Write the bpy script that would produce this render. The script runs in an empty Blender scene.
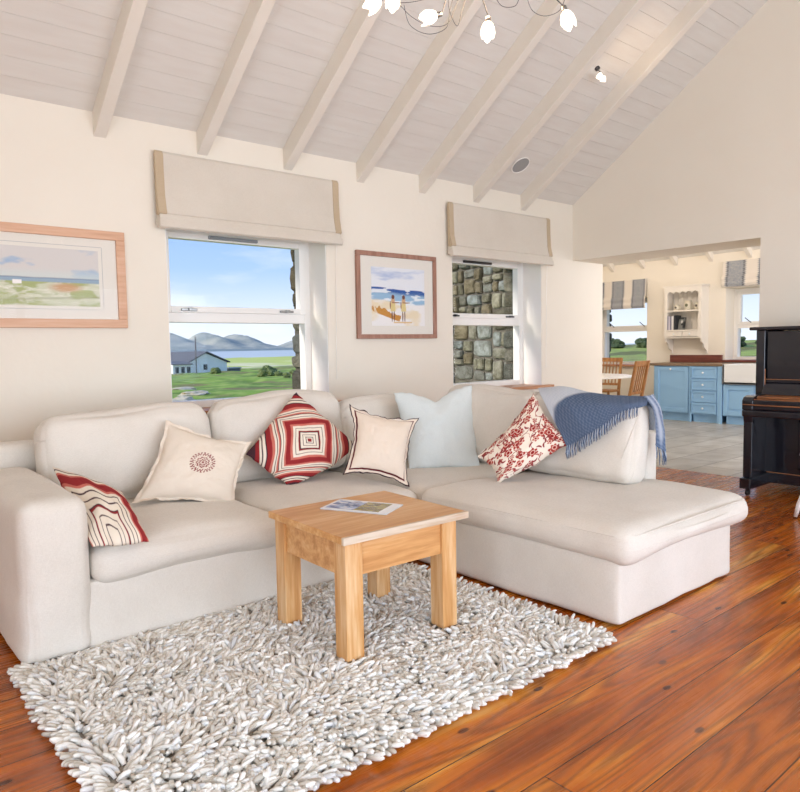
import bpy, bmesh, math, random
import numpy as np
from mathutils import Vector, Matrix, Euler
random.seed(7); RNG = np.random.default_rng(11)
S = bpy.context.scene
COL = S.collection
PI = math.pi

# ------------------------------------------------------------------ camera
F_PX, YAW, PITCH, ROLL, CAM_H = 698.234, 0.869543, 0.070544, -0.0164811, 1.25
_d = np.array([math.cos(PITCH)*math.cos(YAW), math.cos(PITCH)*math.sin(YAW), -math.sin(PITCH)])
_r = np.array([math.sin(YAW), -math.cos(YAW), 0.0]); _u = np.cross(_r, _d)
_c, _s = math.cos(ROLL), math.sin(ROLL)
CR, CU, CD = _c*_r+_s*_u, -_s*_r+_c*_u, _d
def _ray(x, y): return (x-400)/F_PX*CR-(y-396)/F_PX*CU+CD
def atX(x, y, v): q = _ray(x, y); return Vector(q*v/q[0])+Vector((0, 0, CAM_H))
def atY(x, y, v): q = _ray(x, y); return Vector(q*v/q[1])+Vector((0, 0, CAM_H))
def atZ(x, y, v): q = _ray(x, y); return Vector(q*(v-CAM_H)/q[2])+Vector((0, 0, CAM_H))
cam_d = bpy.data.cameras.new('camera'); cam = bpy.data.objects.new('camera', cam_d); COL.objects.link(cam)
cam_d.sensor_fit = 'HORIZONTAL'; cam_d.sensor_width = 36; cam_d.lens = F_PX/800*36
cam_d.clip_start = .05; cam_d.clip_end = 30000
M = Matrix(((CR[0], CU[0], -CD[0], 0), (CR[1], CU[1], -CD[1], 0), (CR[2], CU[2], -CD[2], CAM_H), (0, 0, 0, 1)))
cam.matrix_world = M
S.camera = cam

# ------------------------------------------------------------------ colours / materials
def lin(c):
    if isinstance(c, str): c = tuple(int(c[i:i+2], 16)/255 for i in (0, 2, 4))
    return tuple((x/12.92 if x <= .04045 else ((x+.055)/1.055)**2.4) for x in c)
def lin255(a):
    a = np.asarray(a, float)/255.
    return np.where(a <= .04045, a/12.92, ((a+.055)/1.055)**2.4)
def rgba(c): return (*lin(c), 1)
def new_mat(name, col='808080', rough=.6, metal=0, spec=.5, coat=0, emit=None, estr=0):
    m = bpy.data.materials.new(name); m.use_nodes = True
    b = m.node_tree.nodes['Principled BSDF']
    b.inputs['Base Color'].default_value = rgba(col); b.inputs['Roughness'].default_value = rough
    b.inputs['Metallic'].default_value = metal; b.inputs['Specular IOR Level'].default_value = spec
    b.inputs['Coat Weight'].default_value = coat
    if emit: b.inputs['Emission Color'].default_value = rgba(emit); b.inputs['Emission Strength'].default_value = estr
    return m
class NT:
    def __init__(s, m): s.m = m; s.t = m.node_tree; s.b = s.t.nodes['Principled BSDF']
    def n(s, typ, **kw):
        o = s.t.nodes.new(typ)
        for k, v in kw.items():
            if k in o.inputs: o.inputs[k].default_value = v
            else: setattr(o, k, v)
        return o
    def l(s, a, b): s.t.links.new(a, b)
    def math(s, op, a, b=None, c=None):
        o = s.t.nodes.new('ShaderNodeMath'); o.operation = op
        for i, v in enumerate((a, b, c)):
            if v is None: continue
            if hasattr(v, 'links'): s.l(v, o.inputs[i])
            else: o.inputs[i].default_value = v
        return o.outputs[0]
    def coords(s, scale=(1, 1, 1), obj=True):
        c = s.n('ShaderNodeTexCoord'); mp = s.n('ShaderNodeMapping'); mp.inputs['Scale'].default_value = scale
        if obj: s.l(c.outputs['Object'], mp.inputs[0])
        else:
            g = s.n('ShaderNodeNewGeometry'); s.l(g.outputs['Position'], mp.inputs[0])
        return mp.outputs[0]
    def noise(s, vec, scale=5, detail=4, rough=.5):
        o = s.n('ShaderNodeTexNoise'); o.inputs['Scale'].default_value = scale; o.inputs['Detail'].default_value = detail
        o.inputs['Roughness'].default_value = rough
        if vec is not None: s.l(vec, o.inputs['Vector'])
        return o.outputs['Fac']
    def ramp(s, fac, stops):
        o = s.n('ShaderNodeValToRGB'); e = o.color_ramp.elements
        while len(e) < len(stops): e.new(.5)
        for i, (p, c) in enumerate(stops): e[i].position = p; e[i].color = rgba(c) if isinstance(c, str) else (*c, 1)
        s.l(fac, o.inputs[0]); return o.outputs[0]
    def mix(s, fac, a, b, mode='MIX'):
        o = s.n('ShaderNodeMix', data_type='RGBA', blend_type=mode)
        for i, v in ((0, fac), (6, a), (7, b)):
            if hasattr(v, 'links'): s.l(v, o.inputs[i])
            else: o.inputs[i].default_value = v
        return o.outputs[2]
    def bump(s, h, strength=.3, dist=.01):
        o = s.n('ShaderNodeBump'); o.inputs['Strength'].default_value = strength; o.inputs['Distance'].default_value = dist
        s.l(h, o.inputs['Height']); s.l(o.outputs[0], s.b.inputs['Normal'])
def noisy(name, c1, c2, scale=4, rough=.7, bump=.15, bscale=60, bd=.003, stretch=(1, 1, 1), **k):
    m = new_mat(name, c1, rough, **k); t = NT(m); v = t.coords(stretch, obj=False)
    f = t.noise(v, scale, 5, .55); t.l(t.ramp(f, [(.3, c1), (.7, c2)]), t.b.inputs['Base Color'])
    t.bump(t.noise(v, bscale, 3), bump, bd)
    return m
def vcol(name, rough=.8, attr='Col', bump=0, bscale=200, spec=.3, mult=None):
    m = new_mat(name, 'ffffff', rough, spec=spec); t = NT(m); a = t.n('ShaderNodeAttribute', attribute_name=attr)
    c = a.outputs['Color']
    if mult:
        f = t.noise(t.coords(obj=False), mult[0], 4, .6)
        c = t.mix(1.0, c, t.ramp(f, [(.25, mult[1]), (.75, mult[2])]), 'MULTIPLY')
    t.l(c, t.b.inputs['Base Color'])
    if bump: t.bump(t.noise(t.coords(obj=False), bscale, 3), bump, .003)
    return m

wall_m = noisy('warm_plaster', 'ebe4d6', 'e8e0d1', 1.2, .85, .25, 25, .004)
ceil_m = noisy('painted_boards', 'dfdcd5', 'dad5cd', 3, .6, .15, 30, .003, (1, 6, 6))
beam_m = noisy('painted_beams', 'e6e0d5', 'e1dacd', 3, .55, .15, 20, .003)
white_m = new_mat('white_gloss_paint', 'f1efea', .35)
def fabric(name, c1, c2, sc=700):
    m = new_mat(name, c1, .95, spec=.15); t = NT(m); v = t.coords(obj=False)
    wv = t.math('MULTIPLY_ADD', t.noise(t.coords((1, 1, .12), obj=False), sc, 2), .5, t.math('MULTIPLY', t.noise(t.coords((.12, .12, 1), obj=False), sc, 2), .5))
    f = t.math('MULTIPLY_ADD', t.noise(v, 3, 4), .4, t.math('MULTIPLY', wv, .6))
    t.l(t.ramp(f, [(.36, c1), (.6, c2)]), t.b.inputs['Base Color'])
    b1 = t.n('ShaderNodeBump'); b1.inputs['Strength'].default_value = .35; b1.inputs['Distance'].default_value = .02; t.l(t.noise(t.coords((1, 1, .6), obj=False), 7, 3, .5), b1.inputs['Height'])
    b2 = t.n('ShaderNodeBump'); b2.inputs['Strength'].default_value = .25; b2.inputs['Distance'].default_value = .002; t.l(wv, b2.inputs['Height']); t.l(b1.outputs[0], b2.inputs['Normal']); t.l(b2.outputs[0], t.b.inputs['Normal'])
    t.b.inputs['Sheen Weight'].default_value = .15
    return m
sofa_m = fabric('oatmeal_linen', 'ccc4b8', 'dcd5ca')
cream_m = fabric('cream_linen', 'd8cfc0', 'e3dccf')
paleblue_m = fabric('pale_blue_cotton', 'cdd4d2', 'd9dfdd')
blind_m = fabric('blind_linen', 'cfc6b8', 'd8d0c3', 500)
blind_edge_m = fabric('tan_braid', 'b9a68a', 'c4b196')
chrome_m = new_mat('brushed_metal', '9a9a98', .3, 1)
dark_metal = new_mat('dark_metal', '4a4a4c', .4, .8)
glass_m = new_mat('clear_glass', 'ffffff', 0)
def make_glass(m, a=.06):
    t = NT(m); tr = t.n('ShaderNodeBsdfTransparent'); gl = t.n('ShaderNodeBsdfGlossy'); gl.inputs['Roughness'].default_value = .01
    mx = t.n('ShaderNodeMixShader'); lw = t.n('ShaderNodeLayerWeight'); lw.inputs['Blend'].default_value = .5
    t.l(t.math('MULTIPLY_ADD', t.math('POWER', lw.outputs['Facing'], 4.0), .12, .005), mx.inputs[0]); t.l(tr.outputs[0], mx.inputs[1]); t.l(gl.outputs[0], mx.inputs[2])
    t.l(mx.outputs[0], t.t.nodes['Material Output'].inputs['Surface'])
make_glass(glass_m)
def wood(name, c1, c2, c3, axis='x', rough=.45, sc=1.0, coat=0):
    st = {'x': (.7, 9, 9), 'y': (9, .7, 9), 'z': (9, 9, .7)}[axis]
    m = new_mat(name, c1, rough, coat=coat); t = NT(m); v = t.coords(tuple(k*sc for k in st), obj=False)
    f = t.noise(v, 2.2, 6, .6); f2 = t.noise(v, 9, 3, .5)
    ff = t.math('MULTIPLY_ADD', f2, .3, t.math('MULTIPLY', f, .75))
    t.l(t.ramp(ff, [(.38, c1), (.52, c2), (.68, c3)]), t.b.inputs['Base Color']); t.bump(f2, .12, .002)
    return m
pine_x = wood('pine_side', 'b98148', 'cf9a5f', 'dcb383', 'x')
pine_z = wood('pine_leg', 'bb8349', 'cd9a60', 'e0bc8f', 'z')
pine_top = wood('pine_top', 'be8244', 'cc9453', 'dcb07a', 'x', .35)
pine_worn = wood('pine_worn_edge', 'b89d80', 'cbb9a2', 'd8ccba', 'x', .6)
frame_light = wood('pale_wood_frame', 'c99b7b', 'd5a98a', 'dbb598', 'x', .5)
frame_brown = wood('brown_wood_frame', '8f6654', 'a27764', 'b08877', 'z', .45)
sill_wood = wood('sill_wood', 'a46e4a', 'b9835b', 'c49270', 'x', .4)
redboard = wood('red_brown_board', '5d3028', '70392f', '7f473a', 'y', .45)
chair_wood = wood('oak_chair', '8a5c34', 'a5713f', 'bd8b55', 'z', .45)
worktop_m = wood('worktop_wood', '6b5645', '7f6a55', '8d7a66', 'y', .4)
blue_m = new_mat('blue_cabinet_paint', '93c0e6', .45)
shelf_m = new_mat('cream_cabinet_paint', 'e3ddd2', .5)
porcelain = new_mat('porcelain', 'e8ecee', .15)
black_m = noisy('ebonised_wood', '15151c', '1e1f28', 6, .22, .05, 30, .002, coat=.3)
piano_worn = wood('piano_worn_wood', '5a3320', '9a6238', 'b57c4a', 'y', .4)

# ------------------------------------------------------------------ objects helpers
def tag(o, label=None, cat=None, group=None, kind=None):
    if label: o['label'] = label
    if cat: o['category'] = cat
    if group: o['group'] = group
    if kind: o['kind'] = kind
    return o
def empty(name, loc, label, cat, group=None, rz=0):
    o = bpy.data.objects.new(name, None); COL.objects.link(o); o.location = loc; o.rotation_euler = (0, 0, rz)
    o.empty_display_size = .1
    return tag(o, label, cat, group)
def mesh_obj(name, verts, faces, mat, parent=None, smooth=False, cols=None, loc=None):
    me = bpy.data.meshes.new(name)
    me.from_pydata([tuple(map(float, v)) for v in verts], [], [tuple(map(int, f)) for f in faces]); me.update()
    if smooth: me.polygons.foreach_set('use_smooth', [True]*len(me.polygons))
    if cols is not None:
        a = me.color_attributes.new('Col', 'FLOAT_COLOR', 'POINT')
        c = np.ones((len(verts), 4)); c[:, :3] = cols; a.data.foreach_set('color', c.ravel())
    for mm in (mat if isinstance(mat, (list, tuple)) else [mat]): me.materials.append(mm)
    o = bpy.data.objects.new(name, me); COL.objects.link(o)
    if parent is not None:
        o.parent = parent
        if parent.type == 'EMPTY' or True:
            o.matrix_parent_inverse = parent_world(parent).inverted()
    if loc is not None: o.location = loc
    return o
def parent_world(p):
    m = Matrix.LocRotScale(p.location, p.rotation_euler, p.scale)
    if p.parent: m = parent_world(p.parent) @ p.matrix_parent_inverse @ m
    return m
class MB:
    """collects simple solids into one mesh"""
    def __init__(s): s.v = []; s.f = []; s.mi = []
    def add(s, v, f, mi=0):
        k = len(s.v); s.v += [tuple(p) for p in v]; s.f += [tuple(i+k for i in q) for q in f]; s.mi += [mi]*len(f); return s
    def box(s, a, b, mi=0, mtx=None):
        x0, y0, z0 = a; x1, y1, z1 = b
        x0, x1 = min(x0, x1), max(x0, x1); y0, y1 = min(y0, y1), max(y0, y1); z0, z1 = min(z0, z1), max(z0, z1)
        v = [Vector(p) for p in ((x0, y0, z0), (x1, y0, z0), (x1, y1, z0), (x0, y1, z0), (x0, y0, z1), (x1, y0, z1), (x1, y1, z1), (x0, y1, z1))]
        if mtx is not None: v = [mtx @ p for p in v]
        return s.add(v, [(0, 3, 2, 1), (4, 5, 6, 7), (0, 1, 5, 4), (1, 2, 6, 5), (2, 3, 7, 6), (3, 0, 4, 7)], mi)
    def prism(s, pts, vec, mi=0):
        n = len(pts); p = [Vector(q) for q in pts]; w = Vector(vec)
        return s.add(p+[q+w for q in p], [tuple(range(n))[::-1], tuple(range(n, 2*n))]+[(i, (i+1) % n, n+(i+1) % n, n+i) for i in range(n)], mi)
    def tube(s, pts, r, seg=8, mi=0, closed=False, cap=True):
        pts = [Vector(p) for p in pts]; n = len(pts); rings = []
        rr = r if isinstance(r, (list, tuple)) else [r]*n
        up = Vector((0, 0, 1)); k0 = len(s.v); vv = []
        prev = None
        for i in range(n):
            if closed: t = pts[(i+1) % n]-pts[i-1]
            else: t = pts[min(i+1, n-1)]-pts[max(i-1, 0)]
            t.normalize()
            if prev is None: a = t.cross(up) if abs(t.z) < .95 else t.cross(Vector((1, 0, 0)))
            else: a = prev-t*prev.dot(t)
            if a.length < 1e-6: a = t.orthogonal()
            a.normalize(); prev = a; b = t.cross(a)
            for j in range(seg):
                an = 2*PI*j/seg; vv.append(pts[i]+(a*math.cos(an)+b*math.sin(an))*rr[i])
        ff = []
        for i in range(n if closed else n-1):
            for j in range(seg):
                i2 = (i+1) % n; j2 = (j+1) % seg
                ff.append((i*seg+j, i*seg+j2, i2*seg+j2, i2*seg+j))
        if cap and not closed: ff += [tuple(range(seg))[::-1], tuple((n-1)*seg+j for j in range(seg))]
        return s.add(vv, ff, mi)
    def lathe(s, prof, c, axis=(0, 0, 1), seg=20, mi=0):
        ax = Vector(axis).normalized(); a = ax.orthogonal().normalized(); b = ax.cross(a); c = Vector(c)
        vv = []; n = len(prof)
        for (r, z) in prof:
            for j in range(seg):
                an = 2*PI*j/seg; vv.append(c+ax*z+(a*math.cos(an)+b*math.sin(an))*max(r, 1e-4))
        ff = [(i*seg+j, i*seg+(j+1) % seg, (i+1)*seg+(j+1) % seg, (i+1)*seg+j) for i in range(n-1) for j in range(seg)]
        ff += [tuple(range(seg))[::-1], tuple((n-1)*seg+j for j in range(seg))]
        return s.add(vv, ff, mi)
    def build(s, name, mat, parent=None, bevel=0, smooth=False, seg=2, **k):
        o = mesh_obj(name, s.v, s.f, mat, parent, smooth, **k)
        if isinstance(mat, (list, tuple)): o.data.polygons.foreach_set('material_index', s.mi)
        if bevel:
            m = o.modifiers.new('bevel', 'BEVEL'); m.width = bevel; m.segments = seg; m.limit_method = 'ANGLE'; m.angle_limit = math.radians(40)
        return o
def box(name, a, b, mat, parent=None, bevel=0): return MB().box(a, b).build(name, mat, parent, bevel)
def struct(o): o['kind'] = 'structure'; return o

# value noise
def vnoise(x, y, seed=0):
    xi = np.floor(x).astype(np.int64); yi = np.floor(y).astype(np.int64); xf = x-xi; yf = y-yi
    def hsh(i, j):
        n = (i*374761393+j*668265263+seed*1442695041) & 0x7fffffff; n = ((n ^ (n >> 13))*1274126177) & 0x7fffffff
        return ((n ^ (n >> 16)) & 0xffff)/65535.
    u = xf*xf*(3-2*xf); v = yf*yf*(3-2*yf)
    a = hsh(xi, yi)*(1-u)+hsh(xi+1, yi)*u; b = hsh(xi, yi+1)*(1-u)+hsh(xi+1, yi+1)*u
    return a*(1-v)+b*v
def fbm(x, y, oct=4, seed=0):
    x = np.asarray(x, float); y = np.asarray(y, float)
    s = 0; a = .5
    for k in range(oct): s = s+a*vnoise(x*2**k, y*2**k, seed+k*17); a /= 2
    return s/(1-.5**oct)

# flat painted grid lying in a plane: origin (lower-left), right, up
def paint_panel(name, o, r, u, nx, ny, fn, mat, parent, flip=False, bulge=None):
    o, r, u = Vector(o), Vector(r), Vector(u)
    gx, gy = np.meshgrid(np.linspace(0, 1, nx), np.linspace(0, 1, ny))
    P = np.array(o)[None, None]+gx[..., None]*np.array(r)+gy[..., None]*np.array(u)
    if bulge is not None: P = P+bulge(gx, gy)
    c = fn(gx, gy)
    idx = np.arange(nx*ny).reshape(ny, nx)
    f = np.stack([idx[:-1, :-1], idx[:-1, 1:], idx[1:, 1:], idx[1:, :-1]], -1).reshape(-1, 4)
    if flip: f = f[:, ::-1]
    return mesh_obj(name, P.reshape(-1, 3), f, mat, parent, True, cols=c.reshape(-1, 3))
def mixc(a, b, t): t = np.clip(t, 0, 1)[..., None]; return a*(1-t)+np.asarray(b)*t
def sst(e0, e1, x): t = np.clip((x-e0)/(e1-e0), 0, 1); return t*t*(3-2*t)
art_m = vcol('painted_picture', .7)

# ------------------------------------------------------------------ layout constants
WY = 4.67          # window wall
GX = 6.45          # gable wall
GX2 = 7.02         # far face of the gable wall
KX = 11.14         # far kitchen wall
LX, RY = -1.9, -2.4
WH, SL, RIDGE = 2.755, .70, 1.2
def roof(y): return WH+SL*(WY-y) if y > RIDGE else WH+SL*(WY-RIDGE)-SL*(RIDGE-y)
ZR = roof(RIDGE)
GL = 4.95          # glass plane of living room windows
WO = 5.17          # outside face of the window wall

# ------------------------------------------------------------------ floor
def floor_material():
    m = new_mat('pine_floorboards', 'a0521e', .25, coat=.10); t = NT(m)
    g = t.n('ShaderNodeNewGeometry'); sp = t.n('ShaderNodeSeparateXYZ'); t.l(g.outputs['Position'], sp.inputs[0])
    X, Y = sp.outputs[0], sp.outputs[1]
    w = .224
    yy = t.math('DIVIDE', t.math('ADD', Y, -.104+w*20), w)
    idx = t.math('FLOOR', yy); fy = t.math('FRACT', yy)
    wn = t.n('ShaderNodeTexWhiteNoise', noise_dimensions='1D'); t.l(idx, wn.inputs['W'])
    rnd = wn.outputs['Value']
    xo = t.math('MULTIPLY_ADD', rnd, 37.0, X)
    xx = t.math('DIVIDE', xo, 3.4); fx = t.math('FRACT', xx)
    wn2 = t.n('ShaderNodeTexWhiteNoise', noise_dimensions='2D')
    cb0 = t.n('ShaderNodeCombineXYZ'); t.l(idx, cb0.inputs[0]); t.l(t.math('FLOOR', xx), cb0.inputs[1]); t.l(cb0.outputs[0], wn2.inputs['Vector'])
    r2 = wn2.outputs['Value']
    cb = t.n('ShaderNodeCombineXYZ'); t.l(t.math('MULTIPLY', xo, .55), cb.inputs[0]); t.l(t.math('MULTIPLY', Y, 5.5), cb.inputs[1]); t.l(t.math('MULTIPLY', r2, 50), cb.inputs[2])
    # growth rings: distorted bands across the board
    nz = t.n('ShaderNodeTexNoise'); nz.inputs['Scale'].default_value = 1.0; nz.inputs['Detail'].default_value = 1.5; t.l(cb.outputs[0], nz.inputs['Vector'])
    rings = t.math('SINE', t.math('MULTIPLY', nz.outputs['Fac'], 95))
    rings = t.math('MULTIPLY_ADD', rings, .5, .5)
    cb2 = t.n('ShaderNodeCombineXYZ'); t.l(t.math('MULTIPLY', xo, 1.2), cb2.inputs[0]); t.l(t.math('MULTIPLY', Y, 40), cb2.inputs[1]); t.l(r2, cb2.inputs[2])
    fine = t.noise(cb2.outputs[0], 2.0, 5, .6)
    cb3 = t.n('ShaderNodeCombineXYZ'); t.l(t.math('MULTIPLY', xo, .8), cb3.inputs[0]); t.l(t.math('MULTIPLY', Y, 6), cb3.inputs[1]); t.l(t.math('MULTIPLY', r2, 9), cb3.inputs[2])
    broad = t.noise(cb3.outputs[0], 1.3, 3, .5)
    base = t.ramp(broad, [(.30, '823c04'), (.41, 'a85408'), (.52, 'bc660e'), (.60, 'cc7c1c'), (.67, 'dfa046'), (.76, 'f0c888')])
    tint = t.ramp(r2, [(0, 'd8c6bc'), (.5, 'f2eae0'), (1, 'fff4e0')])
    c = t.mix(1.0, base, tint, 'MULTIPLY')
    c = t.mix(t.math('MULTIPLY', t.math('POWER', rings, 2.0), .62), c, rgba('622c08'))
    c = t.mix(t.math('MULTIPLY', t.math('SUBTRACT', fine, .35), .6), c, rgba('cf8038'))
    # knots
    cbk = t.n('ShaderNodeCombineXYZ'); t.l(t.math('MULTIPLY', X, 1.25), cbk.inputs[0]); t.l(t.math('MULTIPLY', Y, 2.6), cbk.inputs[1])
    vo = t.n('ShaderNodeTexVoronoi', voronoi_dimensions='2D'); vo.inputs['Scale'].default_value = 1.3; t.l(cbk.outputs[0], vo.inputs['Vector'])
    kn = t.math('SUBTRACT', 1, t.math('MULTIPLY', vo.outputs['Distance'], 22)); kn = t.math('MAXIMUM', t.math('MINIMUM', t.math('MULTIPLY', kn, 3.), 1), 0)
    c = t.mix(t.math('MULTIPLY', kn, .85), c, rgba('3b1508'))
    # gaps
    gap = t.math('LESS_THAN', t.math('ABSOLUTE', t.math('SUBTRACT', fy, .5)), .491)
    gapx = t.math('GREATER_THAN', fx, .0012)
    gg = t.math('MULTIPLY', gap, gapx)
    c = t.mix(gg, rgba('3a1606'), c)
    t.l(c, t.b.inputs['Base Color'])
    t.l(t.math('MULTIPLY_ADD', fine, .22, .16), t.b.inputs['Roughness'])
    t.bump(t.math('MULTIPLY_ADD', fine, .15, gg), .25, .003)
    t.b.inputs['Coat Roughness'].default_value = .12
    return m
floor_m = floor_material()
def tile_material():
    m = new_mat('stone_floor_tiles', 'b5b0a8', .28); t = NT(m)
    v = t.coords((1, 1, 1), obj=False)
    br = t.n('ShaderNodeTexBrick'); t.l(v, br.inputs['Vector'])
    br.inputs['Scale'].default_value = 1; br.inputs['Brick Width'].default_value = .62; br.inputs['Row Height'].default_value = .42
    br.inputs['Mortar Size'].default_value = .009; br.inputs['Color1'].default_value = rgba('d2cec6'); br.inputs['Color2'].default_value = rgba('bab6ae')
    br.inputs['Mortar'].default_value = rgba('8e877c'); br.offset = .5
    f = t.noise(v, 3.5, 5, .6)
    t.l(t.mix(1.0, br.outputs['Color'], t.ramp(f, [(.3, 'cfc8bd'), (.7, 'ffffff')]), 'MULTIPLY'), t.b.inputs['Base Color'])
    t.bump(t.math('MULTIPLY_ADD', f, .3, t.math('SUBTRACT', 1, br.outputs['Fac'])), .3, .004)
    return m
tile_m = tile_material()
struct(box('floor', (LX-.3, RY-.3, -.12), (GX+.02, WO, 0), floor_m))
struct(box('floor_kitchen', (GX+.02, -1.2, -.12), (KX+.3, 8.4, 0), tile_m))

# ------------------------------------------------------------------ walls
W1 = (1.89, 3.20, .82, 2.15); W2 = (4.60, 5.91, .82, 2.15)
b = MB()
for (a0, a1) in ((LX-.3, W1[0]), (W1[1], W2[0]), (W2[1], GX2)): b.box((a0, WY, 0), (a1, WO, WH+.35))
for w in (W1, W2): b.box((w[0], WY, 0), (w[1], WO, w[2])); b.box((w[0], WY, w[3]), (w[1], WO, WH+.35))
struct(b.build('wall_back', wall_m))
# gable wall with the wide opening to the kitchen
OY, OZ = 2.69, 2.155
def gpoly(y0, y1, z0, n=None):
    ys = [y0, y1]
    if y0 < RIDGE < y1: ys = [y0, RIDGE, y1]
    return [(y0, z0), (y1, z0)]+[(y, roof(y)+.12) for y in ys[::-1]]
b = MB()
b.prism([(GX, y, z) for y, z in gpoly(RY-.3, OY, 0)], (GX2-GX, 0, 0))
b.prism([(GX, y, z) for y, z in gpoly(OY, WY, OZ)], (GX2-GX, 0, 0))
b.box((GX, WY+.61, -1.2), (GX2, 8.4, 4.3))
struct(b.build('wall_right', wall_m))
# left and rear walls (behind the camera) with glazed openings, lit by added area lamps
b = MB()
LO = (-2.0, .7, 2.5)
b.prism([(LX-.3, y, z) for y, z in gpoly(LO[1], WY, 0)], (.3, 0, 0)); b.prism([(LX-.3, y, z) for y, z in gpoly(RY-.3, LO[0], 0)], (.3, 0, 0))
b.prism([(LX-.3, y, z) for y, z in gpoly(LO[0], LO[1], LO[2])], (.3, 0, 0))
struct(b.build('wall_left', wall_m))
b = MB(); RO = (-.9, 5.9, 2.35)
b.box((LX-.3, RY-.3, 0), (RO[0], RY, roof(RY)+.1)); b.box((RO[1], RY-.3, 0), (GX2, RY, roof(RY)+.1)); b.box((RO[0], RY-.3, RO[2]), (RO[1], RY, roof(RY)+.1))
struct(b.build('wall_front', wall_m))
for i in range(5):
    x0 = RO[0]+i*(RO[1]-RO[0])/4
    if i < 5: pass
b = MB()
for i in range(5):
    x0 = RO[0]+i*(RO[1]-RO[0])/4; b.box((x0-.05, RY-.2, 0), (x0+.05, RY-.12, RO[2]))
b.box((RO[0], RY-.2, RO[2]-.08), (RO[1], RY-.12, RO[2])); b.box((RO[0], RY-.2, 0), (RO[1], RY-.12, .12))
struct(b.build('door_1', white_m))
b = MB()
for i in range(4):
    y0 = LO[0]+i*(LO[1]-LO[0])/3; b.box((LX-.2, y0-.05, 0), (LX-.12, y0+.05, LO[2]))
b.box((LX-.2, LO[0], LO[2]-.08), (LX-.12, LO[1], LO[2])); b.box((LX-.2, LO[0], 0), (LX-.12, LO[1], .12))
struct(b.build('door_2', white_m))

# ceiling boards (real boards with grooves), both slopes
b = MB(); bw = .128; n_ = Vector((0, SL, 1)).normalized()
L = (WY-RIDGE)*math.hypot(1, SL); u_ = Vector((0, -1, SL)).normalized()
nb = int(L/bw)+1
for side in (0, 1):
    for i in range(nb+ (6 if side else 0)):
        s0, s1 = i*bw+.0008, (i+1)*bw-.0008
        if not side:
            if s1 > L: s1 = L
            p0 = Vector((0, WY, WH))+u_*s0; p1 = Vector((0, WY, WH))+u_*s1; nn = n_
        else:
            u2 = Vector((0, -1, -SL)).normalized(); p0 = Vector((0, RIDGE, ZR))+u2*s0; p1 = Vector((0, RIDGE, ZR))+u2*s1; nn = Vector((0, -SL, 1)).normalized()
            if p1.y < RY-.4: continue
        X0, X1 = LX-.3, GX+.01
        q = [Vector((X0, p0.y, p0.z)), Vector((X0, p1.y, p1.z)), Vector((X0, p1.y, p1.z))+nn*.02, Vector((X0, p0.y, p0.z))+nn*.02]
        b.prism(q, (X1-X0, 0, 0))
# solid roof above
q = [(LX-.35, WO+.06, WH-SL*(WO+.06-WY)+.03), (LX-.35, RIDGE, ZR+.03), (LX-.35, RY-.7, roof(RY-.7)+.03), (LX-.35, RY-.7, roof(RY-.7)+.3), (LX-.35, RIDGE, ZR+.3), (LX-.35, WO+.06, WH-SL*(WO+.06-WY)+.3)]
b.prism(q, (GX2+.1-LX+.3, 0, 0))
cl = struct(b.build('ceiling', ceil_m, bevel=0))

# rafters
for i in range(7):
    xc = 1.49+.6875*i; hw = .038; dz = .165
    b = MB()
    b.prism([(xc-hw, WY+.02, WH-dz), (xc-hw, RIDGE, ZR-dz), (xc-hw, RIDGE, ZR+.01), (xc-hw, WY+.02, WH+.0)], (2*hw, 0, 0))
    struct(b.build('trim_%d' % (i+1), beam_m, bevel=.004))
# ridge beam beyond the frame
struct(box('trim_8', (LX, RIDGE-.04, ZR-.3), (GX, RIDGE+.04, ZR-.02), beam_m))

# ------------------------------------------------------------------ kitchen shell
KW1 = (6.52, 7.62, .86, 2.05); KW2 = (4.05, 5.16, .95, 2.08)
b = MB(); KT = .55; KH = 2.64
def far(y0, y1, z0, z1): b.box((KX, y0, z0), (KX+KT, y1, z1))
far(-1.2, KW2[0], 0, KH+.3); far(KW2[1], KW1[0], 0, KH+.3); far(KW1[1], 8.4, 0, KH+.3)
for w in (KW1, KW2): far(w[0], w[1], 0, w[2]); far(w[0], w[1], w[3], KH+.3)
struct(b.build('wall_far', wall_m))
b = MB(); b.box((GX2, 8.1, 0), (KX+.3, 8.4, 4.6)); struct(b.build('wall_north', wall_m))
b = MB(); b.box((GX2, -1.5, 0), (KX+.3, -1.2, 4.6)); struct(b.build('wall_south', wall_m))
# kitchen ceiling rises from the far wall
b = MB(); xm = 9.05; zm = KH+.7*(KX-xm)
b.prism([(KX+KT, -1.5, KH-.7*KT), (xm, -1.5, zm), (GX2-.1, -1.5, zm), (GX2-.1, -1.5, zm+.2), (xm, -1.5, zm+.2), (KX+KT, -1.5, KH-.7*KT+.25)], (0, 9.9, 0))
struct(b.build('ceiling_kitchen', ceil_m))
for i, y in enumerate([7.196-.6*k for k in range(5)]):
    b = MB(); b.prism([(KX+.02, y-.03, KH-.13), (xm, y-.03, zm-.13), (xm, y-.03, zm+.02), (KX+.02, y-.03, KH+.02)], (0, .06, 0))
    struct(b.build('trim_%d' % (9+i), beam_m))

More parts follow.
